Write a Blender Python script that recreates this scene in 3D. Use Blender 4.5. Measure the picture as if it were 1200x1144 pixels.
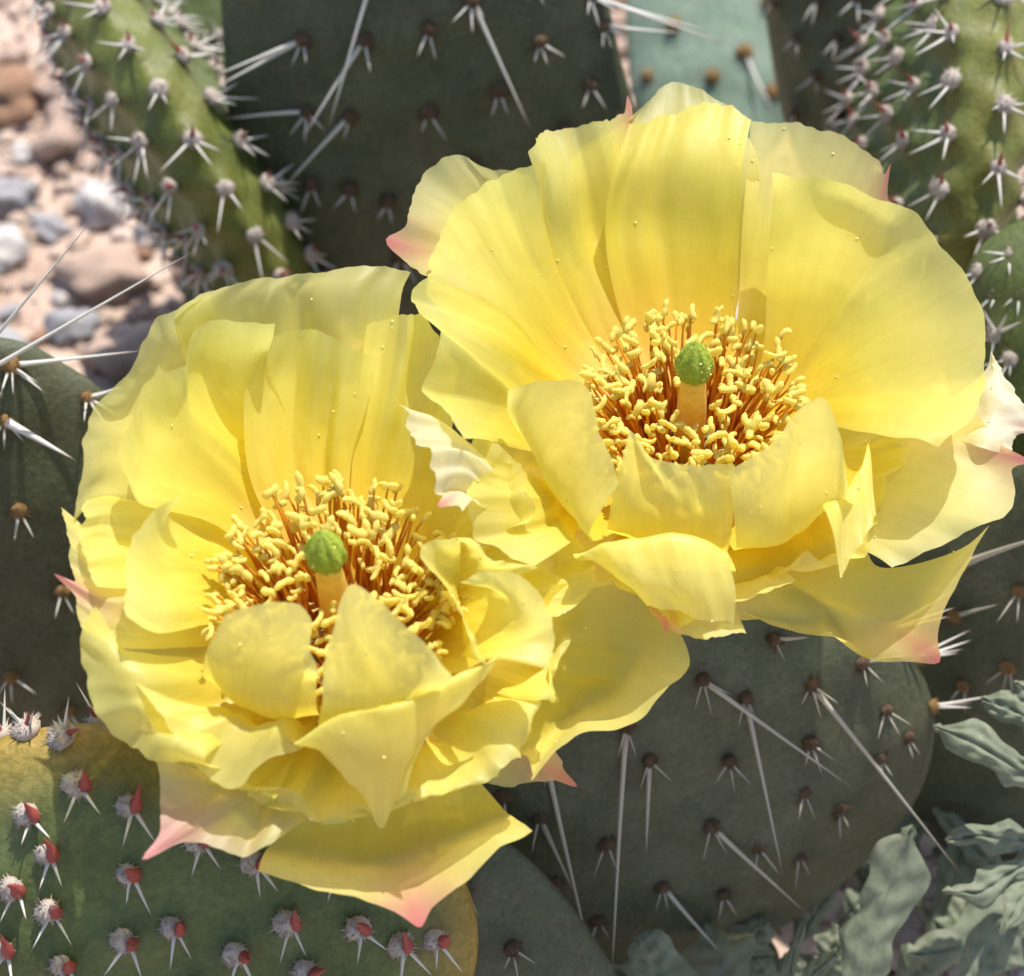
import bpy, math, random
import numpy as np
from mathutils import Vector, Matrix, noise

# ------------------------------------------------------------------ scene, camera, light
for o in list(bpy.data.objects):
    bpy.data.objects.remove(o)
scene = bpy.context.scene
COL = scene.collection
S = 0.01                      # helper coordinates are centimetres, the scene is in metres
H0 = 12.0                     # the flower bases stand 12 cm above the ground

PITCH = math.radians(48)
DIST, PXCM = 32.0, 0.013
FWD = Vector((0, math.cos(PITCH), -math.sin(PITCH)))
UP = Vector((0, math.sin(PITCH), math.cos(PITCH)))
RIGHT = Vector((1, 0, 0))
CAM = Vector((0, 0, H0)) - FWD * DIST

cam_d = bpy.data.cameras.new('camera')
cam = bpy.data.objects.new('camera', cam_d)
COL.objects.link(cam)
cam.location = CAM * S
cam.rotation_euler = (math.pi / 2 - PITCH, 0, 0)
cam_d.sensor_fit = 'HORIZONTAL'
cam_d.sensor_width = 36
cam_d.lens = 18 * DIST / (600 * PXCM)
cam_d.clip_start = 0.005
cam_d.clip_end = 100
cam_d.dof.use_dof = True
cam_d.dof.focus_distance = (DIST - 0.8) * S
cam_d.dof.aperture_fstop = 21
scene.camera = cam

SUN = Vector((0.2, 0.36, 0.91)).normalized()      # towards the sun: high, behind the cactus
world = bpy.data.worlds.new('World')
scene.world = world
world.use_nodes = True
wn = world.node_tree.nodes
wn.clear()
sky = wn.new('ShaderNodeTexSky')
sky.sky_type = 'NISHITA'
sky.sun_disc = False
sky.sun_elevation = math.asin(SUN.z)
sky.sun_rotation = math.atan2(SUN.x, SUN.y)
bg = wn.new('ShaderNodeBackground')
bg.inputs['Strength'].default_value = 0.15
wo = wn.new('ShaderNodeOutputWorld')
world.node_tree.links.new(sky.outputs[0], bg.inputs[0])
world.node_tree.links.new(bg.outputs[0], wo.inputs[0])

sun_d = bpy.data.lights.new('sun', 'SUN')
sun_d.energy = 4.6
sun_d.angle = math.radians(0.6)
sun_d.color = (1.0, 0.95, 0.87)
sun = bpy.data.objects.new('sun', sun_d)
COL.objects.link(sun)
sun.location = (0, 0, 2)
sun.rotation_euler = SUN.to_track_quat('Z', 'Y').to_euler()

scene.render.engine = 'CYCLES'
scene.view_settings.view_transform = 'Standard'
scene.view_settings.look = 'None'
scene.view_settings.gamma = 1
scene.view_settings.exposure = 0.6
cy = scene.cycles
cy.max_bounces = 6
cy.diffuse_bounces = 4
cy.transmission_bounces = 5
cy.transparent_max_bounces = 6

random.seed(7)
rnd = random.Random(11)
nrng = np.random.default_rng(5)


# ------------------------------------------------------------------ helpers
def ray(px, py):
    return (FWD * DIST + RIGHT * ((px - 600) * PXCM) + UP * ((572 - py) * PXCM)).normalized()


def at(px, py, h):
    """the point seen at photo pixel (px, py) that is h cm above the flower bases"""
    d = ray(px, py)
    t = (H0 + h - CAM.z) / d.z
    return CAM + d * t


def onplane(px, py, p0, n):
    d = ray(px, py)
    t = (p0 - CAM).dot(n) / d.dot(n)
    return CAM + d * t


def mk(name, verts, faces, mat, smooth=True, origin=None, col=None, uv=None):
    """one mesh object; verts in cm, origin in cm"""
    o = Vector(origin) if origin is not None else Vector((0, 0, 0))
    me = bpy.data.meshes.new(name)
    v = (np.asarray(verts, dtype=float) - np.array(o)) * S
    me.from_pydata(v.tolist(), [], faces)
    if smooth:
        me.polygons.foreach_set('use_smooth', [True] * len(me.polygons))
    if col is not None:
        a = me.color_attributes.new('Col', 'FLOAT_COLOR', 'POINT')
        a.data.foreach_set('color', np.asarray(col, dtype=np.float32).ravel())
    if uv is not None:
        a = me.attributes.new('puv', 'FLOAT_VECTOR', 'POINT')
        a.data.foreach_set('vector', np.asarray(uv, dtype=np.float32).ravel())
    me.materials.append(mat)
    me.update()
    return place(name, me, Matrix.Translation(o * S))


WM = {}


def place(name, data, mw, parent=None):
    o = bpy.data.objects.new(name, data)
    COL.objects.link(o)
    WM[o.name] = mw.copy()
    o.matrix_basis = mw
    if parent is not None:
        adopt(o, parent)
    return o


def adopt(o, parent):
    o.parent = parent
    o.matrix_parent_inverse = Matrix.Identity(4)
    o.matrix_basis = WM[parent.name].inverted() @ WM[o.name]
    return o


def tag(o, label=None, cat=None, group=None, kind=None):
    for k, v in (('label', label), ('category', cat), ('group', group), ('kind', kind)):
        if v:
            o[k] = v
    return o


def catmull(P, n, closed=False):
    """resample a polyline of vectors (numpy, k x d) with a centripetal-like Catmull-Rom"""
    P = np.asarray(P, float)
    k = len(P)
    if closed:
        Q = np.vstack([P[-1], P, P[0], P[1]])
        seg = k
    else:
        Q = np.vstack([2 * P[0] - P[1], P, 2 * P[-1] - P[-2]])
        seg = k - 1
    d = np.linalg.norm(np.diff(np.vstack([P, P[:1]]) if closed else P, axis=0), axis=1) + 1e-6
    cum = np.concatenate([[0], np.cumsum(d)])
    ts = np.linspace(0, cum[-1], n, endpoint=not closed)
    out = []
    for t in ts:
        i = min(int(np.searchsorted(cum, t, side='right')) - 1, seg - 1)
        f = (t - cum[i]) / d[i]
        p0, p1, p2, p3 = Q[i], Q[i + 1], Q[i + 2], Q[i + 3]
        # tangents limited by the segment's own length so corners stay tidy
        m1, m2 = (p2 - p0) * 0.5, (p3 - p1) * 0.5
        for m in (m1, m2):
            l = np.linalg.norm(m)
            if l > 1.2 * d[i]:
                m *= 1.2 * d[i] / l
        f2, f3 = f * f, f * f * f
        out.append((2 * f3 - 3 * f2 + 1) * p1 + (f3 - 2 * f2 + f) * m1 + (-2 * f3 + 3 * f2) * p2 + (f3 - f2) * m2)
    return np.array(out)


def grid_faces(m, n, closed=False):
    f = []
    for i in range(m - 1):
        for j in range(n if closed else n - 1):
            a, b = i * n + j, i * n + (j + 1) % n
            f.append((a, b, b + n, a + n))
    return f


def nz(x, y, z):
    return noise.noise(Vector((x, y, z)))


# ------------------------------------------------------------------ materials
def new_mat(name):
    m = bpy.data.materials.new(name)
    m.use_nodes = True
    nt = m.node_tree
    nt.nodes.clear()
    out = nt.nodes.new('ShaderNodeOutputMaterial')
    return m, nt, out


def N(nt, t, **kw):
    n = nt.nodes.new(t)
    for k, v in kw.items():
        if k in n.inputs.keys():
            n.inputs[k].default_value = v
        else:
            setattr(n, k, v)
    return n


def L(nt, a, b):
    nt.links.new(a, b)


def ramp(nt, fac, stops):
    r = nt.nodes.new('ShaderNodeValToRGB')
    e = r.color_ramp.elements
    while len(e) < len(stops):
        e.new(0.5)
    for el, (p, c) in zip(e, stops):
        el.position = p
        el.color = (*c, 1)
    if fac is not None:
        L(nt, fac, r.inputs[0])
    return r


def mat_petal(thin):
    m, nt, out = new_mat('petal_thin_rim' if thin else 'petal')
    ca = N(nt, 'ShaderNodeVertexColor', layer_name='Col')
    at_ = N(nt, 'ShaderNodeAttribute', attribute_name='puv')
    mp = N(nt, 'ShaderNodeMapping')
    mp.inputs['Scale'].default_value = (30, 2.5, 1)
    L(nt, at_.outputs['Vector'], mp.inputs[0])
    n1 = N(nt, 'ShaderNodeTexNoise', Scale=1.0, Detail=3.0, Roughness=0.55)
    L(nt, mp.outputs[0], n1.inputs['Vector'])
    tc = N(nt, 'ShaderNodeTexCoord')
    n2 = N(nt, 'ShaderNodeTexNoise', Scale=420.0, Detail=3.0, Roughness=0.6)
    L(nt, tc.outputs['Object'], n2.inputs['Vector'])
    # fine veins and mottling in the pigment
    add = N(nt, 'ShaderNodeMath', operation='ADD')
    L(nt, n1.outputs[0], add.inputs[0])
    L(nt, n2.outputs[0], add.inputs[1])
    r = ramp(nt, add.outputs[0], [(0.55, (0.95, 0.93, 0.86)), (1.0, (1, 1, 1))])
    half = N(nt, 'ShaderNodeMath', operation='MULTIPLY')
    half.inputs[1].default_value = 0.5
    L(nt, add.outputs[0], half.inputs[0])
    L(nt, half.outputs[0], r.inputs[0])
    r.color_ramp.elements[0].position = 0.36
    r.color_ramp.elements[1].position = 0.62
    mul = N(nt, 'ShaderNodeMix', data_type='RGBA', blend_type='MULTIPLY')
    mul.inputs[0].default_value = 1.0
    L(nt, ca.outputs[0], mul.inputs[6])
    L(nt, r.outputs[0], mul.inputs[7])
    bump = N(nt, 'ShaderNodeBump', Strength=0.12, Distance=0.0005)
    L(nt, add.outputs[0], bump.inputs['Height'])
    d = N(nt, 'ShaderNodeBsdfDiffuse')
    t = N(nt, 'ShaderNodeBsdfTranslucent')
    for x in (d, t):
        L(nt, mul.outputs[2], x.inputs[0])
        L(nt, bump.outputs[0], x.inputs['Normal'])
    mx = N(nt, 'ShaderNodeMixShader')
    mx.inputs[0].default_value = 0.6
    L(nt, d.outputs[0], mx.inputs[1])
    L(nt, t.outputs[0], mx.inputs[2])
    gl = N(nt, 'ShaderNodeBsdfGlossy', Roughness=0.5)
    L(nt, bump.outputs[0], gl.inputs['Normal'])
    mg = N(nt, 'ShaderNodeMixShader')
    mg.inputs[0].default_value = 0.035
    L(nt, mx.outputs[0], mg.inputs[1])
    L(nt, gl.outputs[0], mg.inputs[2])
    mx = mg
    # the thin rim lets a little through
    tr = N(nt, 'ShaderNodeBsdfTransparent')
    tr.inputs[0].default_value = (0.95, 0.88, 0.4, 1) if thin else (0.97, 0.86, 0.2, 1)
    mt = N(nt, 'ShaderNodeMixShader')
    L(nt, ca.outputs['Alpha'], mt.inputs[0])
    L(nt, mx.outputs[0], mt.inputs[1])
    L(nt, tr.outputs[0], mt.inputs[2])
    L(nt, mt.outputs[0], out.inputs[0])
    return m


def mat_pad(name, dark, light, bloom, rough=0.55, glow=None):
    m, nt, out = new_mat(name)
    tc = N(nt, 'ShaderNodeTexCoord')
    n1 = N(nt, 'ShaderNodeTexNoise', Scale=75.0, Detail=6.0, Roughness=0.68)
    L(nt, tc.outputs['Object'], n1.inputs['Vector'])
    n2 = N(nt, 'ShaderNodeTexNoise', Scale=900.0, Detail=4.0, Roughness=0.7)
    L(nt, tc.outputs['Object'], n2.inputs['Vector'])
    r = ramp(nt, n1.outputs[0], [(0.3, dark), (0.52, light), (0.72, bloom)])
    r2 = ramp(nt, n2.outputs[0], [(0.3, (0.66, 0.68, 0.64)), (0.7, (1.15, 1.13, 1.13))])
    mul = N(nt, 'ShaderNodeMix', data_type='RGBA', blend_type='MULTIPLY')
    mul.inputs[0].default_value = 1
    L(nt, r.outputs[0], mul.inputs[6])
    L(nt, r2.outputs[0], mul.inputs[7])
    ca = N(nt, 'ShaderNodeVertexColor', layer_name='Col')   # pale yellowish young rim, brightened to paint in a sunlit edge, corky marks
    mul2 = N(nt, 'ShaderNodeMix', data_type='RGBA', blend_type='MULTIPLY')
    mul2.inputs[0].default_value = 1
    L(nt, mul.outputs[2], mul2.inputs[6])
    L(nt, ca.outputs[0], mul2.inputs[7])
    bump = N(nt, 'ShaderNodeBump', Strength=0.35, Distance=0.0008)
    L(nt, n2.outputs[0], bump.inputs['Height'])
    b = N(nt, 'ShaderNodeBsdfPrincipled', Roughness=rough)
    b.inputs['Specular IOR Level'].default_value = 0.35
    L(nt, mul2.outputs[2], b.inputs['Base Color'])
    L(nt, bump.outputs[0], b.inputs['Normal'])
    L(nt, b.outputs[0], out.inputs[0])
    return m


def mat_simple(name, c1, c2, scale=300.0, rough=0.6, trans=0.0, bump=0.3, bdist=0.0005, coord='Object', spec=0.3):
    m, nt, out = new_mat(name)
    tc = N(nt, 'ShaderNodeTexCoord')
    n1 = N(nt, 'ShaderNodeTexNoise', Scale=scale, Detail=4.0, Roughness=0.6)
    L(nt, tc.outputs[coord], n1.inputs['Vector'])
    r = ramp(nt, n1.outputs[0], [(0.32, c1), (0.68, c2)])
    bp = N(nt, 'ShaderNodeBump', Strength=bump, Distance=bdist)
    L(nt, n1.outputs[0], bp.inputs['Height'])
    b = N(nt, 'ShaderNodeBsdfPrincipled', Roughness=rough)
    b.inputs['Specular IOR Level'].default_value = spec
    L(nt, r.outputs[0], b.inputs['Base Color'])
    L(nt, bp.outputs[0], b.inputs['Normal'])
    if trans > 0:
        t = N(nt, 'ShaderNodeBsdfTranslucent')
        L(nt, r.outputs[0], t.inputs[0])
        mx = N(nt, 'ShaderNodeMixShader')
        mx.inputs[0].default_value = trans
        L(nt, b.outputs[0], mx.inputs[1])
        L(nt, t.outputs[0], mx.inputs[2])
        L(nt, mx.outputs[0], out.inputs[0])
    else:
        L(nt, b.outputs[0], out.inputs[0])
    return m


def mat_vcol(name, rough=0.5, trans=0.0, scale=1500.0, var=0.12, spec=0.3):
    m, nt, out = new_mat(name)
    tc = N(nt, 'ShaderNodeTexCoord')
    n1 = N(nt, 'ShaderNodeTexNoise', Scale=scale, Detail=2.0)
    L(nt, tc.outputs['Object'], n1.inputs['Vector'])
    r = ramp(nt, n1.outputs[0], [(0.3, (1 - var,) * 3), (0.7, (1,) * 3)])
    ca = N(nt, 'ShaderNodeVertexColor', layer_name='Col')
    mul = N(nt, 'ShaderNodeMix', data_type='RGBA', blend_type='MULTIPLY')
    mul.inputs[0].default_value = 1
    L(nt, ca.outputs[0], mul.inputs[6])
    L(nt, r.outputs[0], mul.inputs[7])
    b = N(nt, 'ShaderNodeBsdfPrincipled', Roughness=rough)
    b.inputs['Specular IOR Level'].default_value = spec
    L(nt, mul.outputs[2], b.inputs['Base Color'])
    if trans > 0:
        t = N(nt, 'ShaderNodeBsdfTranslucent')
        L(nt, mul.outputs[2], t.inputs[0])
        mx = N(nt, 'ShaderNodeMixShader')
        mx.inputs[0].default_value = trans
        L(nt, b.outputs[0], mx.inputs[1])
        L(nt, t.outputs[0], mx.inputs[2])
        L(nt, mx.outputs[0], out.inputs[0])
    else:
        L(nt, b.outputs[0], out.inputs[0])
    return m


M_PETAL = mat_petal(False)
M_PETAL_THIN = mat_petal(True)
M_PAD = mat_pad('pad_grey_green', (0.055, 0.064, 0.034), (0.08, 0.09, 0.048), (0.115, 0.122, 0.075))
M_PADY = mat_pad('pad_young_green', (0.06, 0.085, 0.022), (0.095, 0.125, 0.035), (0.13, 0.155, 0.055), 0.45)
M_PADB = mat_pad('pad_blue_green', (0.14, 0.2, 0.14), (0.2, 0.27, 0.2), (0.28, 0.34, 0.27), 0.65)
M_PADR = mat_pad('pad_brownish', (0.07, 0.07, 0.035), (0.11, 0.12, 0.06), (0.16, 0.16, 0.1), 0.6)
M_SPINE = mat_vcol('spine', 0.4, 0.15)
M_WOOL = mat_simple('areole_wool', (0.52, 0.42, 0.34), (0.78, 0.7, 0.62), 900.0, 0.9, 0.25, 0.5, 0.0008)
M_BROWN = mat_simple('areole_brown', (0.09, 0.055, 0.03), (0.3, 0.2, 0.12), 2200.0, 0.9, 0.0, 0.8, 0.0008)
M_ORANGE = mat_simple('areole_orange', (0.28, 0.15, 0.05), (0.55, 0.34, 0.14), 2200.0, 0.9, 0.0, 0.8, 0.0008)
M_RED = mat_simple('leaf_red', (0.2, 0.035, 0.03), (0.42, 0.1, 0.08), 700.0, 0.45, 0.12, 0.2)
M_FIL = mat_vcol('filament', 0.45, 0.5, 900.0, 0.2)
M_ANTHER = mat_simple('anther', (0.97, 0.79, 0.15), (0.98, 0.88, 0.3), 3500.0, 0.75, 0.45, 0.4, 0.0004)
M_STYLE = mat_simple('style', (0.9, 0.6, 0.1), (0.95, 0.72, 0.2), 800.0, 0.45, 0.45, 0.2)
M_STIGMA = mat_simple('stigma', (0.26, 0.36, 0.02), (0.44, 0.5, 0.07), 1800.0, 0.4, 0.15, 0.8, 0.0006)
M_POLLEN = mat_simple('pollen', (0.9, 0.75, 0.2), (0.95, 0.85, 0.4), 1500.0, 0.8)
M_OVARY = mat_pad('ovary_green', (0.09, 0.13, 0.04), (0.13, 0.17, 0.06), (0.18, 0.2, 0.08))
M_LEAF = mat_simple('weed_leaf', (0.15, 0.175, 0.115), (0.25, 0.275, 0.19), 260.0, 0.6, 0.28, 0.4, 0.0008)
M_STEM = mat_simple('weed_stem', (0.22, 0.2, 0.13), (0.32, 0.3, 0.2), 300.0, 0.7)

# ------------------------------------------------------------------ ground and stones
def mat_ground():
    m, nt, out = new_mat('gravelly_soil')
    tc = N(nt, 'ShaderNodeTexCoord')
    n1 = N(nt, 'ShaderNodeTexNoise', Scale=45.0, Detail=8.0, Roughness=0.65)
    n2 = N(nt, 'ShaderNodeTexVoronoi', Scale=240.0)
    for n in (n1, n2):
        L(nt, tc.outputs['Object'], n.inputs['Vector'])
    r = ramp(nt, n1.outputs[0], [(0.3, (0.3, 0.2, 0.15)), (0.5, (0.46, 0.34, 0.27)), (0.7, (0.55, 0.44, 0.36))])
    add = N(nt, 'ShaderNodeMath', operation='MULTIPLY')
    L(nt, n1.outputs[0], add.inputs[0])
    L(nt, n2.outputs[0], add.inputs[1])
    bp = N(nt, 'ShaderNodeBump', Strength=0.7, Distance=0.003)
    L(nt, add.outputs[0], bp.inputs['Height'])
    b = N(nt, 'ShaderNodeBsdfPrincipled', Roughness=0.95)
    L(nt, r.outputs[0], b.inputs['Base Color'])
    L(nt, bp.outputs[0], b.inputs['Normal'])
    L(nt, b.outputs[0], out.inputs[0])
    return m


def ground_z(x, y):
    return 0.5 * nz(x * 0.09, y * 0.09, 3.1) + 0.25 * nz(x * 0.3, y * 0.3, 8.0)


gx = np.concatenate([[-6000, -900, -200, -90, -60], np.linspace(-42, 42, 85), [60, 90, 200, 900, 6000]])
gv = [(x, y + 8, ground_z(x, y + 8)) for y in gx for x in gx]
g = mk('ground', gv, grid_faces(len(gx), len(gx)), mat_ground())
tag(g, 'pinkish tan gravelly desert soil under the cactus', None, None, 'structure')


def ico_mesh(name, mat, sub, seed, amp, flat=(1, 1, 1), freq=1.3):
    import bmesh
    bm = bmesh.new()
    bmesh.ops.create_icosphere(bm, subdivisions=sub, radius=1)
    for v in bm.verts:
        p = v.co
        d = 1 + amp * nz(p.x * freq + seed * 7.3, p.y * freq, p.z * freq) + 0.35 * amp * nz(p.x * 3.5, p.y * 3.5 + seed, p.z * 3.5)
        v.co = Vector((p.x * flat[0], p.y * flat[1], p.z * flat[2])) * d
    for f in bm.faces:
        f.smooth = True
    me = bpy.data.meshes.new(name)
    bm.to_mesh(me)
    bm.free()
    me.materials.append(mat)
    return me


STONES = [
    ('pinkish tan pebble lying on the sunny gravel', mat_simple('stone_pink', (0.45, 0.3, 0.22), (0.64, 0.48, 0.39), 220.0, 0.9, 0, 0.6, 0.001)),
    ('pale grey pebble lying on the sunny gravel', mat_simple('stone_grey', (0.34, 0.33, 0.34), (0.54, 0.52, 0.53), 220.0, 0.9, 0, 0.6, 0.001)),
    ('off-white pebble lying on the sunny gravel', mat_simple('stone_white', (0.55, 0.49, 0.45), (0.76, 0.7, 0.66), 220.0, 0.9, 0, 0.6, 0.001)),
    ('rust brown pebble lying on the sunny gravel', mat_simple('stone_rust', (0.3, 0.16, 0.09), (0.48, 0.3, 0.2), 220.0, 0.9, 0, 0.6, 0.001)),
]
STONE_MESH = {}
for k, (lab, mt) in enumerate(STONES):
    STONE_MESH[k] = [ico_mesh('pebble', mt, 3, k * 5 + q, 0.62, (1, 0.8, 0.58 + 0.05 * q), 1.7) for q in range(4)]


def stone(x, y, r, k, label=None, group=None, z=None):
    rr = Matrix.Rotation(rnd.uniform(0, 6.28), 4, 'Z') @ Matrix.Rotation(rnd.uniform(-0.35, 0.35), 4, 'X')
    zz = (ground_z(x, y) + r * 0.28) if z is None else z
    mw = Matrix.Translation(Vector((x, y, zz)) * S) @ rr @ Matrix.Diagonal((r * S, r * S, r * S, 1))
    o = place('pebble', rnd.choice(STONE_MESH[k]), mw)
    size = 'large' if r > 0.75 else ('middling' if r > 0.45 else 'small')
    spot = 'on the open gravel beside the edge-on pad' if x < -1 and y > 5 else ('on the gravel behind the bigger blossom' if y > 5 else 'on the shaded gravel among the lower pads')
    lab = '%s %s pebble lying %s' % (size, STONES[k][0].split(' pebble')[0], spot)
    tag(o, lab, 'pebble', '%s pebbles %s' % (size + ' ' + STONES[k][0].split(' pebble')[0], spot))
    return o


spots = []


def scatter(n, x0, x1, y0, y1, rmin, rmax):
    c = 0
    tries = 0
    while c < n and tries < n * 40:
        tries += 1
        x, y = rnd.uniform(x0, x1), rnd.uniform(y0, y1)
        r = rmin + (rmax - rmin) * rnd.random() ** 2.2
        if any((x - a) ** 2 + (y - b) ** 2 < ((r + q) * 0.72) ** 2 for a, b, q in spots):
            continue
        spots.append((x, y, r))
        stone(x, y, r, rnd.choices([0, 1, 2, 3], [0.5, 0.17, 0.22, 0.11])[0])
        c += 1


scatter(215, -17, -2, 6, 27, 0.28, 1.1)
scatter(36, 0, 12, 16, 30, 0.4, 1.3)
scatter(18, -6, 8, -9, 3, 0.4, 1.1)

# fine gravel that nobody could count
ico = ico_mesh('grit_seed', STONES[0][1], 1, 3, 0.4, (1, 0.85, 0.65))
iv = np.array([v.co[:] for v in ico.vertices])
iF = [tuple(p.vertices) for p in ico.polygons]
bpy.data.meshes.remove(ico)
gv, gf = [], []
for i in range(9000):
    x, y = rnd.uniform(-22, 18), rnd.uniform(-8, 32)
    r = 0.08 + 0.24 * rnd.random() ** 2
    a = rnd.uniform(0, 6.28)
    R = np.array([[math.cos(a), -math.sin(a), 0], [math.sin(a), math.cos(a), 0], [0, 0, 1]])
    b = len(gv)
    gv.extend(((iv @ R.T) * r + np.array([x, y, ground_z(x, y) + r * 0.4])).tolist())
    gf.extend([tuple(q + b for q in f) for f in iF])
go = mk('fine_gravel', gv, gf, mat_simple('grit', (0.32, 0.22, 0.16), (0.62, 0.5, 0.42), 90.0, 0.95, 0, 0.3, 0.001), smooth=False)
tag(go, 'fine pinkish gravel covering the soil between the pebbles', 'gravel', None, 'stuff')


# ------------------------------------------------------------------ spines, areoles
def spine_mesh(bend, tipcol=(0.30, 0.17, 0.09), basecol=(0.72, 0.69, 0.62), blunt=0.0):
    v, f, c = [], [], []
    ks = 7
    for i in range(9):
        t = i / 8
        r = (1 - t) ** 0.8 * (1 - 0.12 * math.sin(t * 3)) + 0.02
        if i == 0:
            r *= 1.25
        cx = bend * math.sin(t * math.pi / 2) * t
        for j in range(ks):
            a = j / ks * 2 * math.pi
            v.append((r * math.cos(a), r * math.sin(a), t))
        k = max(0.0, (t - 0.82) / 0.18)
        k2 = max(0.0, 1 - t / 0.06) * 0.5
        q = [basecol[m] * (1 - k) + tipcol[m] * k for m in range(3)]
        q = [q[m] * (1 - k2) + (0.35, 0.22, 0.13)[m] * k2 for m in range(3)]
        c += [(*q, 1)] * ks
        v[-ks:] = [(x + cx, y, z) for x, y, z in v[-ks:]]
    f = grid_faces(9, ks, True)
    f.append(tuple(range(ks - 1, -1, -1)))
    me = bpy.data.meshes.new('spine')
    me.from_pydata(v, [], f)
    me.polygons.foreach_set('use_smooth', [True] * len(f))
    a = me.color_attributes.new('Col', 'FLOAT_COLOR', 'POINT')
    a.data.foreach_set('color', np.asarray(c, np.float32).ravel())
    me.materials.append(M_SPINE)
    return me


SPINES = [spine_mesh(b) for b in (0.0, 1.2, -1.4, 2.4)]
SPINE_G = [spine_mesh(b, basecol=(0.5, 0.47, 0.38)) for b in (0.0, 1.3, -1.4)]
DOMES = {}


def tuft_mesh(mat, seed, hairs, hl):
    me0 = ico_mesh('areole', mat, 2, seed, 0.3, (1, 1, 0.7), 3.2)
    v = [tuple(q.co) for q in me0.vertices]
    f = [tuple(q.vertices) for q in me0.polygons]
    bpy.data.meshes.remove(me0)
    r = random.Random(seed)
    for _ in range(hairs):
        d = Vector((r.gauss(0, 1), r.gauss(0, 1), abs(r.gauss(0.3, .8)))).normalized()
        b = Vector((d.x * .8, d.y * .8, d.z * .55))
        t = b + (d + Vector((r.uniform(-.5, .5), r.uniform(-.5, .5), r.uniform(-.2, .5)))) * hl * r.uniform(.5, 1.2)
        a = d.orthogonal().normalized() * 0.1
        c = d.cross(a)
        k = len(v)
        v += [(b + a)[:], (b - a * .5 + c)[:], (b - a * .5 - c)[:], t[:]]
        f += [(k, k + 1, k + 3), (k + 1, k + 2, k + 3), (k + 2, k, k + 3)]
    me = bpy.data.meshes.new('areole')
    me.from_pydata(v, [], f)
    me.polygons.foreach_set('use_smooth', [True] * len(f))
    me.materials.append(mat)
    return me


for nm, mt in (('wool', M_WOOL), ('brown', M_BROWN), ('orange', M_ORANGE)):
    DOMES[nm] = [tuft_mesh(mt, q + 31, 90 if nm == 'wool' else 45, 0.5 if nm == 'wool' else 0.65) for q in range(4)]


def leaf_cone_mesh(seed):
    v = []
    for i in range(9):
        t = i / 8
        r = 0.5 * (1 - t) ** 0.75 * (0.85 + 0.7 * math.sin(min(1, t * 2.2) * math.pi) * 0.35) + 0.008
        for j in range(10):
            a = j / 10 * 2 * math.pi
            v.append((r * math.cos(a) + 0.35 * t * t, r * 0.8 * math.sin(a) + 0.05 * math.sin(seed + t * 3), t))
    f = grid_faces(9, 10, True)
    me = bpy.data.meshes.new('rudimentary_leaf')
    me.from_pydata(v, [], f)
    me.polygons.foreach_set('use_smooth', [True] * len(f))
    me.materials.append(M_RED)
    return me


CONES = [leaf_cone_mesh(q) for q in range(3)]


def frame_z(d, roll=0.0):
    return d.to_track_quat('Z', 'Y').to_matrix().to_4x4() @ Matrix.Rotation(roll, 4, 'Z')


def add_spine(parent, base, tip, r=0.035, grey=False):
    d = tip - base
    m = Matrix.Translation(base * S) @ frame_z(d.normalized(), rnd.uniform(0, 6.28)) @ Matrix.Diagonal((r * S, r * S, d.length * S, 1))
    return place('spine', rnd.choice(SPINE_G if grey else SPINES), m, parent)


def add_areole(pad, pos, n, kind='brown', size=0.14):
    m = Matrix.Translation((pos + n * size * 0.2) * S) @ frame_z(n, rnd.uniform(0, 6.28)) @ Matrix.Scale(size * S * rnd.uniform(0.85, 1.15), 4)
    return place('areole', rnd.choice(DOMES[kind]), m, pad)


def deflexed(ar, pos, n, count, length, r=0.03, grey=False, spread=0.8):
    """short spines splayed down the pad face"""
    down = (Vector((0, 0, -1)) - n * Vector((0, 0, -1)).dot(n))
    down = down.normalized() if down.length > 0.05 else Vector((0, -1, 0))
    side = n.cross(down)
    for q in range(count):
        a = (q - (count - 1) / 2) * spread + rnd.uniform(-0.25, 0.25)
        d = (down * math.cos(a) + side * math.sin(a)) * 0.8 + n * rnd.uniform(0.35, 0.7)
        add_spine(ar, pos, pos + d.normalized() * length * rnd.uniform(0.7, 1.15), r * rnd.uniform(0.85, 1.15), grey)


def red_leaf(ar, pos, n, length=0.42, r=0.2):
    up = Vector((0, 0, 1)) - n * n.z
    up = up.normalized() if up.length > 0.05 else Vector((0, 1, 0))
    d = (n * 0.6 + up * rnd.uniform(0.35, 0.9) + Vector((rnd.uniform(-.3, .3), 0, 0))).normalized()
    m = Matrix.Translation((pos + n * 0.02) * S) @ frame_z(d, rnd.uniform(0, 6.28)) @ Matrix.Diagonal((r * S * 0.7, r * S * 0.7, length * S, 1))
    return place('rudimentary_leaf', rnd.choice(CONES), m, ar)


# ------------------------------------------------------------------ pads
ALL_PADS = []


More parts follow.
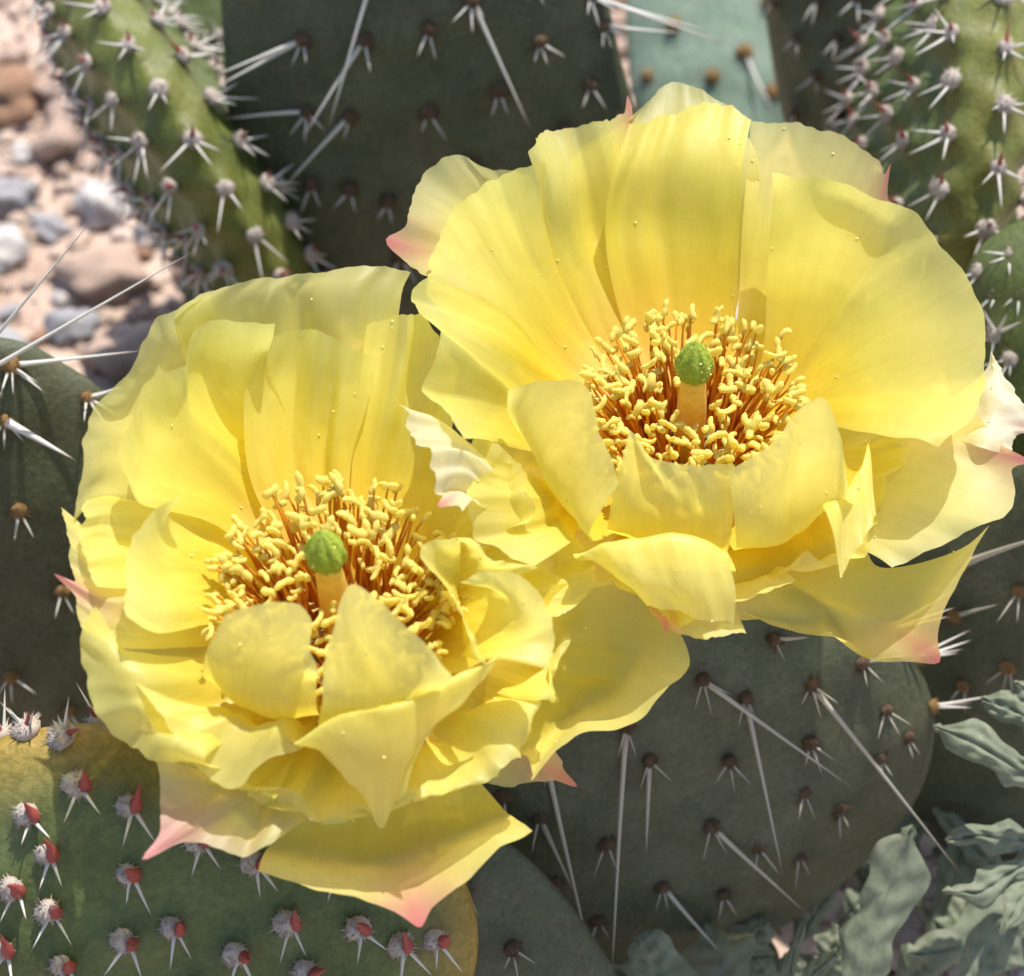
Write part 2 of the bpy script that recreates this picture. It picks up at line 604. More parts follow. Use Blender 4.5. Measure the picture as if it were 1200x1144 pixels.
class Pad:
    """a flattened pad: closed outline in a plane, inflated to a lens; bumps rise at the areoles"""

    def __init__(s, p0, e1, e2, outline, T):
        s.e1, s.e2 = e1.normalized(), e2.normalized()
        s.n = s.e1.cross(s.e2).normalized()
        o2 = np.array(outline, float)
        c = (o2.max(0) + o2.min(0)) / 2
        s.p0 = p0 + s.e1 * c[0] + s.e2 * c[1]
        s.out = catmull(o2 - c, 144, True)
        s.T = T
        s.bumps = []
        s.seed = rnd.uniform(0, 90)
        s.ang = np.unwrap(np.arctan2(s.out[:, 1], s.out[:, 0]))

    def R(s, a):
        x = np.mod(a - s.ang[0], 2 * math.pi * np.sign(s.ang[-1] - s.ang[0])) + s.ang[0]
        aa = s.ang if s.ang[-1] > s.ang[0] else s.ang[::-1]
        rr = np.linalg.norm(s.out, axis=1)
        rr = rr if s.ang[-1] > s.ang[0] else rr[::-1]
        return float(np.interp(x, aa, rr))

    def surf(s, x, y, side=1):
        """point and normal on the face above plane coordinates x, y"""
        def P(x, y):
            q = math.hypot(x, y) / max(1e-4, s.R(math.atan2(y, x)))
            q = min(q, 0.999)
            z = s.T / 2 * (1 - q ** 2.6) ** 0.5 * (0.88 + 0.12 * (1 - q))
            return s.p0 + s.e1 * x + s.e2 * y + s.n * z * side
        p = P(x, y)
        e = 0.03
        n = (P(x + e, y) - P(x - e, y)).cross(P(x, y + e) - P(x, y - e)).normalized() * side
        return p, n

    def rim(s, a, lat=0.0):
        """point on the rim at angle a, lat -1..1 across the thickness"""
        r = s.R(a)
        q = 1 - 0.18 * lat * lat
        d = s.e1 * math.cos(a) + s.e2 * math.sin(a)
        z = math.copysign(s.T / 2 * (1 - q ** 2.6) ** 0.5, lat)
        p = s.p0 + d * r * q + s.n * z
        return p, (d * (1 - 0.7 * abs(lat)) + s.n * lat * 0.9).normalized()

    def build(s, name, mat, label, group=None, bump=0.0, brad=0.5, rimcol=None):
        rings = 34
        V = []
        C = []
        K = len(s.out)
        B = np.array([b[0][:] for b in s.bumps]) if s.bumps else None
        BN = np.array([b[1][:] for b in s.bumps]) if s.bumps else None
        def pt(q, j, side):
            x, y = s.out[j] * q
            z = s.T / 2 * max(0.0, 1 - q ** 2.6) ** 0.5 * (0.88 + 0.12 * (1 - q))
            p = s.p0 + s.e1 * x + s.e2 * y + s.n * z * side
            w = 0.09 * nz(p.x * .5 + s.seed, p.y * .5, p.z * .5) + 0.03 * nz(p.x * 1.7, p.y * 1.7 + s.seed, p.z * 1.7)
            p = p + s.n * side * w * (1 - q ** 6)
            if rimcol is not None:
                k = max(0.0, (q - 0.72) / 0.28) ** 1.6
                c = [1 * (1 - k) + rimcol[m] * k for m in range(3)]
            else:
                c = (1, 1, 1)
            return p, (*c, 1)
        qs = np.sin(np.linspace(0.03, 1, rings) * math.pi / 2)
        qs[-1] = 1.0
        for side in (1, -1):
            for q in (qs if side == 1 else qs[::-1][1:]):
                for j in range(K):
                    p, c = pt(q, j, side)
                    V.append(p[:])
                    C.append(c)
        V = np.array(V)
        if B is not None and bump > 0:
            disp = np.zeros_like(V)
            for b, n in zip(B, BN):
                d2 = ((V - b) ** 2).sum(1)
                disp = disp + np.exp(-d2 / (brad * brad))[:, None] * n * bump
            V = V + disp
            C = np.array(C, float)
            for b in B:
                d2 = ((V - b) ** 2).sum(1)
                k = (0.55 * np.exp(-d2 / (0.26 ** 2)))[:, None]
                C[:, :3] = C[:, :3] * (1 - k) + C[:, :3] * np.array((0.62, 0.45, 0.45)) * k
        rows = rings * 2 - 1
        F = grid_faces(rows, K, True)
        F.append(tuple(range(K - 1, -1, -1)))
        F.append(tuple((rows - 1) * K + j for j in range(K)))
        if s.e1.cross(s.e2).dot(s.n) > 0:
            F = [tuple(reversed(f)) for f in F]
        low = V[np.argmin(V[:, 2])]
        o = mk(name, V, F, mat, True, low, C)
        tag(o, label, 'cactus pad', group)
        ALL_PADS.append((s, Vector(low)))
        return o


def flat_pad(anchor, n, outline_px, T):
    """pad whose front face is seen along the given photo outline, standing in the plane through anchor"""
    n = Vector(n).normalized()
    p0 = at(*anchor)
    e1 = Vector((0, 0, 1)).cross(n).normalized()
    e2 = n.cross(e1).normalized()
    pts = []
    for px, py in outline_px:
        q = onplane(px, py, p0, n) - p0
        pts.append((q.dot(e1), q.dot(e2)))
    return Pad(p0, e1, e2, pts, T)


def face_pt(pad, px, py):
    """where the photo pixel meets the bulging front face"""
    p = onplane(px, py, pad.p0, pad.n)
    for _ in range(6):
        q = p - pad.p0
        sp, n = pad.surf(q.dot(pad.e1), q.dot(pad.e2))
        p = onplane(px, py, pad.p0 + pad.n * (sp - pad.p0).dot(pad.n), pad.n)
    q = p - pad.p0
    return pad.surf(q.dot(pad.e1), q.dot(pad.e2))


PADG = 'pads of the prickly pear'


def spec_areoles(pad, o, spec, kind, size, dl=0.55, dr=0.03, grey=False, bumpv=0.0):
    """spec: (px, py, [(tip px, tip py, lift), ...], deflexed count)"""
    for px, py, tips, cnt in spec:
        p, n = face_pt(pad, px, py)
        p = p + n * bumpv
        a = add_areole(o, p, n, kind, size)
        for t in tips:
            tip = onplane(t[0], t[1], p + n * t[2], n)
            add_spine(a, p, tip, t[3] if len(t) > 3 else 0.05, grey)
        if cnt:
            deflexed(a, p, n, cnt, dl, dr, grey)


# the pad that carries the blossoms
p = flat_pad((820, 860, -5.2), (0.22, -0.93, 0.3), [(560, 760), (700, 690), (880, 690), (1010, 715), (1075, 780), (1094, 850), (1075, 930), (1010, 1010), (930, 1075), (830, 1120), (720, 1130), (620, 1090), (560, 1000), (535, 880)], 1.5)
spec = [(822, 795, [(995, 925, .5)], 3), (872, 815, [(918, 1028, .5)], 2), (948, 800, [(1132, 1026, .8)], 3), (760, 888, [(757, 1003, .4)], 3),
        (853, 890, [], 3), (948, 868, [], 3), (940, 925, [], 2), (832, 965, [(943, 1075, .5)], 2), (887, 990, [], 2), (1008, 775, [(1070, 765, .4)], 2),
        (905, 748, [(950, 750, .3)], 1), (1035, 830, [], 3), (1028, 885, [], 2), (982, 945, [], 2), (775, 1035, [(850, 1130, .5)], 2), (846, 1045, [], 2),
        (710, 985, [], 2), (632, 955, [(675, 1050, .4)], 2), (640, 890, [(690, 1130, .5)], 2), (733, 850, [(712, 1144, .6)], 2), (935, 1000, [], 2), (700, 1075, [], 2),
        (1060, 860, [], 2), (650, 1030, [], 2), (590, 930, [(530, 1060, .3)], 2), (585, 1020, [(620, 1144, .3)], 2)]
for px, py, t, c in spec:
    pad_p, pad_n = face_pt(p, px, py)
    p.bumps.append((pad_p, pad_n))
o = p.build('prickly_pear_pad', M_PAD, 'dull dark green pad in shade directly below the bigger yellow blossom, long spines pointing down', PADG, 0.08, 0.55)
spec_areoles(p, o, spec, 'brown', 0.13, 0.55, 0.028, True, 0.06)
for a, lat in ((0.15, .3), (0.38, -.2), (0.62, .1)):
    q, n = p.rim(a, lat)
    ar = add_areole(o, q, n, 'orange', 0.15)
    for _ in range(4):
        d = (n + Vector((rnd.uniform(0, .9), rnd.uniform(-.6, .3), rnd.uniform(-.5, .5)))).normalized()
        add_spine(ar, q, q + d * rnd.uniform(.6, 1.3), 0.045)
PAD_MAIN = p

# young pad with red tipped areoles, lower left
p = flat_pad((200, 990, -2.6), (0.12, -0.86, 0.5), [(-150, 960), (-60, 890), (40, 856), (140, 852), (250, 885), (350, 925), (450, 960), (530, 1010), (560, 1090), (540, 1180), (460, 1280), (300, 1340), (100, 1340), (-60, 1260), (-150, 1110)], 1.9)
young = [(60, 1000), (62, 1066), (155, 945), (155, 1022), (205, 1085), (280, 1115), (78, 1128), (422, 1086), (472, 1105), (38, 955), (95, 920), (300, 1010), (340, 1080), (360, 1135),
         (150, 1100), (510, 1100), (20, 1040), (10, 1110), (235, 985), (390, 1020), (150, 1190), (230, 1160), (40, 1190), (320, 1190), (420, 1170), (100, 1250), (200, 1250), (-40, 1080), (-50, 1000)]
for px, py in young:
    q, n = face_pt(p, px, py)
    p.bumps.append((q, n))
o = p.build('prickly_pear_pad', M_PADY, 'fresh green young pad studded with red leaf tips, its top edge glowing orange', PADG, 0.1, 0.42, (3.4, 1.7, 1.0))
for px, py in young:
    q, n = face_pt(p, px, py)
    q = q + n * 0.07
    ar = add_areole(o, q + Vector((-0.06, 0, 0.05)), n, 'wool', 0.17)
    red_leaf(ar, q + Vector((0.05, 0, -0.03)) + n * .05, n, rnd.uniform(.42, .56), 0.34)
    deflexed(ar, q, n, 2, 0.62, 0.04, False, 1.0)
for k in range(15):
    a = 0.75 + k * 0.115
    q, n = p.rim(a, [-.45, .35, 0][k % 3])
    ar = add_areole(o, q, n, 'wool', 0.19)
    red_leaf(ar, q, n, 0.42, 0.26)
    for _ in range(3):
        d = (n + Vector((rnd.uniform(-.7, .7), rnd.uniform(-.5, .5), rnd.uniform(-.1, .6)))).normalized()
        add_spine(ar, q, q + d * rnd.uniform(.45, .8), 0.035)

# shaded pad at the left edge, long white spines along its top
p = flat_pad((40, 620, -4.0), (0.25, -0.93, 0.25), [(-260, 480), (-140, 410), (0, 396), (80, 430), (140, 480), (190, 560), (215, 680), (190, 800), (110, 900), (-20, 940), (-180, 900), (-270, 760), (-295, 610)], 1.6)
spec = [(12, 428, [(168, 412, .6), (52, 460, .3)], 3), (100, 466, [(150, 455, .4)], 3), (4, 492, [(92, 537, .9, .085)], 3), (22, 597, [], 2), (72, 690, [], 2), (12, 790, [], 3), (120, 590, [], 2), (80, 830, [], 2),
        (-60, 460, [(235, 290, 1.6), (108, 258, 1.8)], 3), (-50, 560, [], 3), (-60, 680, [], 3), (-140, 600, [], 3), (130, 720, [], 2)]
for px, py, t, c in spec:
    p.bumps.append(face_pt(p, px, py))
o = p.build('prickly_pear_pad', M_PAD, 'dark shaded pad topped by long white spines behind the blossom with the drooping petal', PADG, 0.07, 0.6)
spec_areoles(p, o, spec, 'orange', 0.14, 0.6, 0.035, False, 0.05)

# large pad in shade behind the blossoms
p = flat_pad((520, 150, -2.5), (0.05, -0.98, 0.2), [(262, 60), (270, -80), (380, -190), (520, -230), (630, -170), (690, -60), (725, 60), (745, 160), (720, 260), (650, 340), (540, 400), (440, 390), (340, 310), (280, 190)], 1.7)
spec = [(502, 32, [], 2), (632, 48, [], 3), (585, 105, [], 2), (502, 130, [], 2), (410, 135, [(327, 222, .5)], 1), (428, 45, [(352, 160, .6)], 1), (410, 220, [], 2), (553, 0, [(621, 152, .5)], 3), (690, 98, [], 2),
        (455, 235, [], 2), (440, -40, [(385, 150, .7)], 2), (620, -30, [], 2), (550, 190, [], 2), (660, 150, [], 2), (355, 45, [(250, 108, .7), (244, 92, .8)], 2), (360, 130, [(262, 132, .4)], 3), (365, 215, [], 2), (470, 300, [], 2), (690, -5, [(852, 52, .7), (835, 45, .5)], 3), (705, 30, [(800, 42, .4)], 3)]
for px, py, t, c in spec:
    p.bumps.append(face_pt(p, px, py))
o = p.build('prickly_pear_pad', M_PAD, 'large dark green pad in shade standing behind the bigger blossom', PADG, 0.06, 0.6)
spec_areoles(p, o, spec, 'brown', 0.15, 0.6, 0.035, False, 0.05)


def edge_pad(ridge_px, dist, e1c, tilt, a, b, T, mat, label, bump, rows, seed, rimcol):
    """pad seen along its rim: e1c is the rim's run in the picture (right, up, forward), tilt turns a face to view"""
    c = CAM + ray(*ridge_px) * dist
    e1 = (RIGHT * e1c[0] + UP * e1c[1] + FWD * e1c[2]).normalized()
    side = (RIGHT * -e1c[1] + UP * e1c[0]).normalized()
    e2 = (-FWD + side * tilt)
    e2 = (e2 - e1 * e2.dot(e1)).normalized()
    out = [(a * math.cos(t) * (1 - 0.1 * math.sin(t)), b * math.sin(t)) for t in np.linspace(0, 2 * math.pi, 22, endpoint=False)]
    p = Pad(c - e2 * b, e1, e2, out, T)
    r = random.Random(seed)
    tips = []
    # rim rows
    for lat in (-0.75, -0.05, 0.7):
        off = 0.0 if abs(lat) < .3 else 0.5
        k = 0
        ang = 0.25 + off * rows
        while ang < math.pi - 0.2:
            q, n = p.rim(ang, lat)
            tips.append((q, n))
            ang += rows
    # face rows
    for sd in (1, -1):
        gxs = 1.05
        yy = b * 0.62
        row = 0
        while yy > -b * 0.7:
            xx = -a + (row % 2) * gxs / 2
            while xx < a:
                if math.hypot(xx, yy) < 0.84 * p.R(math.atan2(yy, xx)):
                    tips.append(p.surf(xx + r.uniform(-.08, .08), yy + r.uniform(-.08, .08), sd))
                xx += gxs
            yy -= 0.95
            row += 1
    p.bumps = tips
    o = p.build('prickly_pear_pad', mat, label, PADG, bump, 0.38, rimcol)  # rimcol paints part of the sunlit ridge into the rim
    for q, n in tips:
        q = q + n * bump * 0.85
        ar = add_areole(o, q, n, 'wool', 0.17)
        if n.dot(-FWD) > -0.4:
            if r.random() < 0.8:
                red_leaf(ar, q, n, r.uniform(.3, .5), 0.22)
        deflexed(ar, q, n, r.choice([2, 3, 3, 4]), r.uniform(.6, .95), 0.038, False, 0.95)
    return p, o


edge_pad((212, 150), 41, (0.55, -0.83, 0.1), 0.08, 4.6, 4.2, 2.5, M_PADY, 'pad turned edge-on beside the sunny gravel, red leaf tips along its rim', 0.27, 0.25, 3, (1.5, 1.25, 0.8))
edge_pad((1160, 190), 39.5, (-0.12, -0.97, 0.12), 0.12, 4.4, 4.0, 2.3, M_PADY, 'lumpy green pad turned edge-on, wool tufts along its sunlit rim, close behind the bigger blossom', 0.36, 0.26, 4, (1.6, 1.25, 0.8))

# sunlit green pad glimpsed between the edge-on pad and the large shaded one
p = flat_pad((285, 80, -5.5), (0.15, -0.7, 0.7), [(170, 40), (190, -90), (270, -160), (350, -120), (390, 0), (390, 140), (350, 240), (270, 260), (200, 170)], 1.5)
spec = [(255, 42, [(248, 18, .3)], 1), (310, 120, [], 3), (335, 165, [], 2), (285, 190, [], 2), (330, 30, [], 3), (300, -40, [], 2), (240, 110, [], 2)]
for px, py, t, c in spec:
    p.bumps.append(face_pt(p, px, py))
o = p.build('prickly_pear_pad', M_PADY, 'sunlit green pad glimpsed between the edge-on pad and the large shaded one', PADG, 0.06, 0.5)
spec_areoles(p, o, spec, 'wool', 0.16, 0.6, 0.035, False, 0.04)

# brownish lumpy pad behind, top right
p = flat_pad((985, 110, -4.0), (-0.45, -0.85, 0.25), [(900, -40), (960, -120), (1060, -140), (1120, -40), (1130, 100), (1100, 230), (1050, 300), (980, 270), (930, 170), (905, 60)], 1.8)
spec = []
for r_ in range(8):
    for c_ in range(5):
        px, py = 915 + c_ * 46 + (r_ % 2) * 23, -90 + r_ * 44
        q = onplane(px, py, p.p0, p.n) - p.p0
        if math.hypot(q.dot(p.e1), q.dot(p.e2)) < 0.88 * p.R(math.atan2(q.dot(p.e2), q.dot(p.e1))):
            spec.append((px, py, [], rnd.choice([1, 2, 2])))
spec.append((1084, 268, [(1036, 130, 1.0, .06)], 0))
for px, py, t, c in spec:
    p.bumps.append(face_pt(p, px, py))
o = p.build('prickly_pear_pad', M_PADR, 'brownish lumpy pad with ridged bumps in half shade behind the bigger blossom', PADG, 0.16, 0.34)
spec_areoles(p, o, spec, 'brown', 0.12, 0.6, 0.035, False, 0.12)

# pale blue-green pad, farther back
p = flat_pad((860, 60, -7.5), (-0.1, -0.55, 0.83), [(735, 60), (740, -20), (800, -80), (880, -90), (940, -40), (960, 50), (930, 140), (880, 200), (800, 200), (750, 140)], 1.4)
spec = [(872, 62, [(905, 135, .5)], 0), (905, 108, [], 0), (835, 90, [], 0), (900, 5, [], 0), (790, 30, [], 0), (860, 150, [], 0), (930, 50, [], 0), (820, -20, [], 0), (760, 90, [], 0)]
for px, py, t, c in spec:
    p.bumps.append(face_pt(p, px, py))
o = p.build('prickly_pear_pad', M_PADB, 'pale blue-green sunlit pad with orange areoles lying low behind the bigger blossom', PADG, 0.06, 0.6)
spec_areoles(p, o, spec, 'orange', 0.17, 0.5, 0.03, False, 0.03)

# shaded pad at the right edge
p = flat_pad((1190, 740, -5.5), (-0.3, -0.92, 0.2), [(985, 740), (1010, 640), (1110, 570), (1250, 530), (1360, 560), (1430, 680), (1440, 860), (1380, 1000), (1280, 1060), (1150, 1030), (1050, 930), (1000, 840)], 1.5)
spec = [(1182, 778, [], 3), (1120, 720, [(1172, 708, .4)], 0), (1130, 660, [(1240, 615, .7, .07)], 0), (1195, 690, [], 2), (1240, 640, [], 3), (1130, 800, [], 2), (1250, 760, [], 3)]
for px, py, t, c in spec:
    p.bumps.append(face_pt(p, px, py))
o = p.build('prickly_pear_pad', M_PAD, 'dark shaded pad behind the sunlit weed leaves, half hidden', PADG, 0.06, 0.6)
spec_areoles(p, o, spec, 'orange', 0.15, 0.6, 0.035, True, 0.04)

# sunlit pad just right of the bigger blossom
p = flat_pad((1195, 470, -3.2), (-0.45, -0.7, 0.55), [(1110, 450), (1120, 370), (1150, 290), (1230, 250), (1300, 300), (1310, 450), (1290, 530), (1230, 570), (1160, 560)], 1.3)
spec = [(1168, 392, [(1185, 365, .4), (1150, 360, .4), (1205, 372, .4)], 2), (1185, 420, [], 3), (1215, 480, [], 2), (1180, 500, [], 2), (1150, 320, [], 2), (1185, 300, [], 3), (1168, 345, [], 2), (1196, 345, [], 2)]
for px, py, t, c in spec:
    p.bumps.append(face_pt(p, px, py))
o = p.build('prickly_pear_pad', M_PADY, 'small sunlit green pad with a grey woolly areole beside the bigger blossom', PADG, 0.06, 0.5)
spec_areoles(p, o, spec, 'wool', 0.14, 0.5, 0.035, False, 0.04)

# dark pad low between the two lower pads
p = flat_pad((560, 1100, -6.0), (0.1, -0.9, 0.42), [(430, 1010), (520, 960), (610, 1000), (690, 1090), (730, 1180), (680, 1290), (560, 1320), (450, 1270), (410, 1150)], 1.2)
spec = [(545, 1040, [(530, 1110, .2)], 2), (600, 1110, [], 3), (510, 1110, [], 2), (640, 1160, [], 2), (560, 1180, [], 2)]
for px, py, t, c in spec:
    p.bumps.append(face_pt(p, px, py))
o = p.build('prickly_pear_pad', M_PAD, 'dark lower pad wedged between the fresh green pad and the one under the blossoms', PADG, 0.06, 0.5)
spec_areoles(p, o, spec, 'brown', 0.13, 0.55, 0.03, True, 0.04)


# older basal pads that root the others in the soil
CARRIED = ['the shaded pad under the bigger blossom', 'the fresh green red-tipped pad', 'the pad with long white top spines',
           'the large shaded pad behind both blossoms', 'the edge-on pad beside the gravel', 'the lumpy edge-on pad with wool tufts',
           'the sunlit green pad between two others', 'the brownish lumpy pad', 'the pale blue-green pad', 'the shaded pad behind the weed leaves',
           'the small sunlit pad with grey wool', 'the dark wedged lower pad']
for (up_pad, low), what in zip(list(ALL_PADS), CARRIED):
    if low.z < 0.6:
        continue
    n = Vector((up_pad.n.x, up_pad.n.y, 0)).normalized()
    e1 = Vector((0, 0, 1)).cross(n)
    top = low.z + 0.7
    hh = (top + 0.9) / 2
    ww = min(2.4, 1.3 + 0.25 * hh)
    base = Vector((low.x, low.y, -0.9 + hh))
    p = Pad(base, e1, Vector((0, 0, 1)), [(ww * math.cos(t) * (1 + .08 * math.sin(t)), hh * math.sin(t)) for t in np.linspace(0, 2 * math.pi, 18, endpoint=False)], 1.5)
    pts = []
    for yy in np.arange(-hh * .5, hh * .75, 1.1):
        for xx in (-0.55 * ww, 0, 0.55 * ww):
            for sd in (1, -1):
                pts.append(p.surf(xx + rnd.uniform(-.2, .2), yy + rnd.uniform(-.25, .25), sd))
    p.bumps = pts
    o = p.build('prickly_pear_pad', M_PADR, 'old brownish basal pad rooted under ' + what, PADG, 0.05, 0.5)
    for q, nn in pts:
        ar = add_areole(o, q + nn * .03, nn, 'brown', 0.13)
        deflexed(ar, q, nn, rnd.choice([1, 2, 2]), 0.5, 0.03, True)


# ------------------------------------------------------------------ flowers
C_BASE = np.array((0.88, 0.58, 0.025))
C_MID = np.array((0.88, 0.76, 0.075))
C_RIM = np.array((0.87, 0.83, 0.28))
C_PINK = np.array((0.72, 0.34, 0.30))
C_GREY = np.array((0.60, 0.60, 0.42))


def petal(flower, rows, seed, wr=0.05, ruf=0.05, pink=0.0, mucro=None, grey=0.0, alpha=0.16, label=None, nu=48, nv=64, pale=0.0, white=0.0, name='petal', flip=False):
    P = [catmull(np.array([(at(*q) if len(q) == 3 and not isinstance(q, Vector) else q)[:] for q in r]), nv) for r in rows]
    P = np.array(P)                                   # rows x nv x 3
    G = np.stack([catmull(P[:, j], nu) for j in range(nv)], 1)   # nu x nv x 3
    # normals
    du = np.gradient(G, axis=0)
    dv = np.gradient(G, axis=1)
    Nn = np.cross(du, dv)
    Nn /= np.linalg.norm(Nn, axis=2, keepdims=True) + 1e-9
    rf = random.Random(int(seed * 100))
    folds = [(rf.uniform(.15, .85), rf.choice((-1, 1)) * rf.uniform(.1, .2), rf.uniform(.06, .12), rf.uniform(-.3, .3)) for _ in range(2 if wr >= .1 else (1 if wr >= .08 else 0))]
    V = np.zeros_like(G)
    C = np.zeros((nu, nv, 4))
    UV = np.zeros((nu, nv, 3))
    for i in range(nu):
        u = i / (nu - 1)
        for j in range(nv):
            v = j / (nv - 1)
            e = max(u ** 6, abs(2 * v - 1) ** 8 * u)            # nearness to the free edge
            w = 2.0 * wr * u * (nz(v * 2.6 + seed * 3.7, u * 1.1, seed) + 2.2 * (0.2 - abs(nz(v * 2.4 + seed, u * 0.9 + seed, seed + 9))) * (0.3 + 0.7 * u))
            w += u * (0.09 * nz(v * 3.4 + seed, u * 3.4, seed + 2) + 0.03 * nz(v * 9 + seed, u * 8, seed + 5))
            for fv, fa, fw, fs in folds:
                sm = min(1, max(0, (u - .2) / .45))
                w += fa * sm * sm * math.exp(-((v - fv - fs * (1 - u)) / fw) ** 2)
            w += ruf * e * (nz(v * 6 + seed, u * 3, seed * 1.7) + 0.55 * nz(v * 15, u * 6 + seed, seed * 2.1))
            V[i, j] = G[i, j] + Nn[i, j] * w
            if e > 0.02:
                dirn = du[i, j] / (np.linalg.norm(du[i, j]) + 1e-9)
                V[i, j] += dirn * 0.1 * min(1, ruf / 0.08) * u ** 8 * (nz(v * 7 + seed * 5, 0, seed) + 0.45 * nz(v * 24, 3, seed))
            k1 = min(1, u / 0.6)
            c = C_BASE * (1 - k1) + C_MID * k1
            k2 = max(0, (u - 0.45) / 0.55) ** 1.3
            k2 = min(1, max(k2, 0.5 * e) + pale)
            c = c * (1 - k2) + C_RIM * k2
            if grey:
                c = c * (1 - grey * u * (0.4 + 0.6 * e)) + C_GREY * grey * u * (0.4 + 0.6 * e)
            if pink:
                m = mucro if mucro is not None else 0.5
                pk = pink * math.exp(-((v - m) / 0.13) ** 2 * (1.2 - 0.5 * u)) * max(0, (u - 0.55) / 0.45) ** 1.2
                pk += 0.3 * pink * max(0, nz(v * 5, u * 5, seed + 4)) * u * u
                pk = min(1, pk)
                c = c * (1 - pk) + C_PINK * pk
            if white:
                kw = white * min(1, u * 1.4)  # white paints the bleaching of direct sun into the colour
                c = c * (1 - kw) + np.array((0.86, 0.84, 0.7)) * kw
            C[i, j, :3] = c
            C[i, j, 3] = (0.11 if wr >= .08 else 0.045) * min(1, u * 2) + alpha * e
            UV[i, j] = (v, u, seed)
    if mucro is not None:
        # the small pointed tip that ends the midrib
        for j in range(nv):
            v = j / (nv - 1)
            k = math.exp(-((v - mucro) / 0.035) ** 2)
            if k > 0.02:
                for i in range(nu):
                    u = i / (nu - 1)
                    f = max(0, (u - 0.86) / 0.14)
                    dd = G[-1, j] - G[-6, j]
                    dd = dd / (np.linalg.norm(dd) + 1e-9)
                    V[i, j] += dd * 0.34 * k * f ** 1.5
                    kk = k * f
                    C[i, j, :3] = C[i, j, :3] * (1 - kk) + np.array((0.62, 0.2, 0.2)) * kk
                    C[i, j, 3] *= 1 - kk
    o = mk(name, V.reshape(-1, 3), grid_faces(nu, nv), M_PETAL_THIN if alpha > 0.2 else M_PETAL, True, V[0, nv // 2], C.reshape(-1, 4), UV.reshape(-1, 3))
    adopt(o, flower)
    if label:
        o['label'] = label
    return o


def stamen_meshes():
    out = []
    for q in range(10):
        r = random.Random(q)
        v, c = [], []
        bend = r.uniform(-0.25, 0.3)
        wob = r.uniform(-0.06, 0.06)
        for i in range(9):
            t = i / 8
            rad = 0.026 * (1 - 0.35 * t)
            x = bend * t * t * (1.6 - 0.6 * t) + wob * math.sin(t * 6)
            y = wob * math.sin(t * 4 + q)
            for j in range(6):
                a = j / 6 * 2 * math.pi
                v.append((x + rad * math.cos(a), y + rad * math.sin(a), t))
            k = t ** 0.9
            col = np.array((0.85, 0.25, 0.02)) * (1 - k) + np.array((0.96, 0.58, 0.06)) * k
            c += [(*col, 1)] * 6
        f = grid_faces(9, 6, True)
        me = bpy.data.meshes.new('stamen')
        me.from_pydata(v, [], f)
        me.polygons.foreach_set('use_smooth', [True] * len(f))
        a = me.color_attributes.new('Col', 'FLOAT_COLOR', 'POINT')
        a.data.foreach_set('color', np.asarray(c, np.float32).ravel())
        me.materials.append(M_FIL)
        tip = np.mean(np.array(v[-6:]), 0)
        # the anther: a bent two-lobed bar
        av = []
        ln, cu = r.uniform(0.1, 0.17), r.uniform(-0.8, 0.8)
        n1 = 11
        for i in range(n1):
            t = i / (n1 - 1) * 2 - 1
            rad = 0.043 * (max(0.0, 1 - abs(t) ** 4) ** 0.5) * (1 - 0.2 * math.exp(-(t / 0.2) ** 2)) + 0.003
            rad *= 1 + 0.2 * r.uniform(-1, 1)
            cx, cz = ln * t, cu * 0.08 * t * t
            for j in range(8):
                a_ = j / 8 * 2 * math.pi
                gro = 1 - 0.25 * math.exp(-((math.sin(a_) - 1) / 0.3) ** 2)
                av.append((cx, rad * 1.15 * math.cos(a_) * gro, cz + rad * 0.85 * math.sin(a_)))
        af = grid_faces(n1, 8, True)
        am = bpy.data.meshes.new('anther')
        am.from_pydata(av, [], af)
        am.polygons.foreach_set('use_smooth', [True] * len(af))
        am.materials.append(M_ANTHER)
        out.append((me, am, tip))
    return out


STAMENS = stamen_meshes()


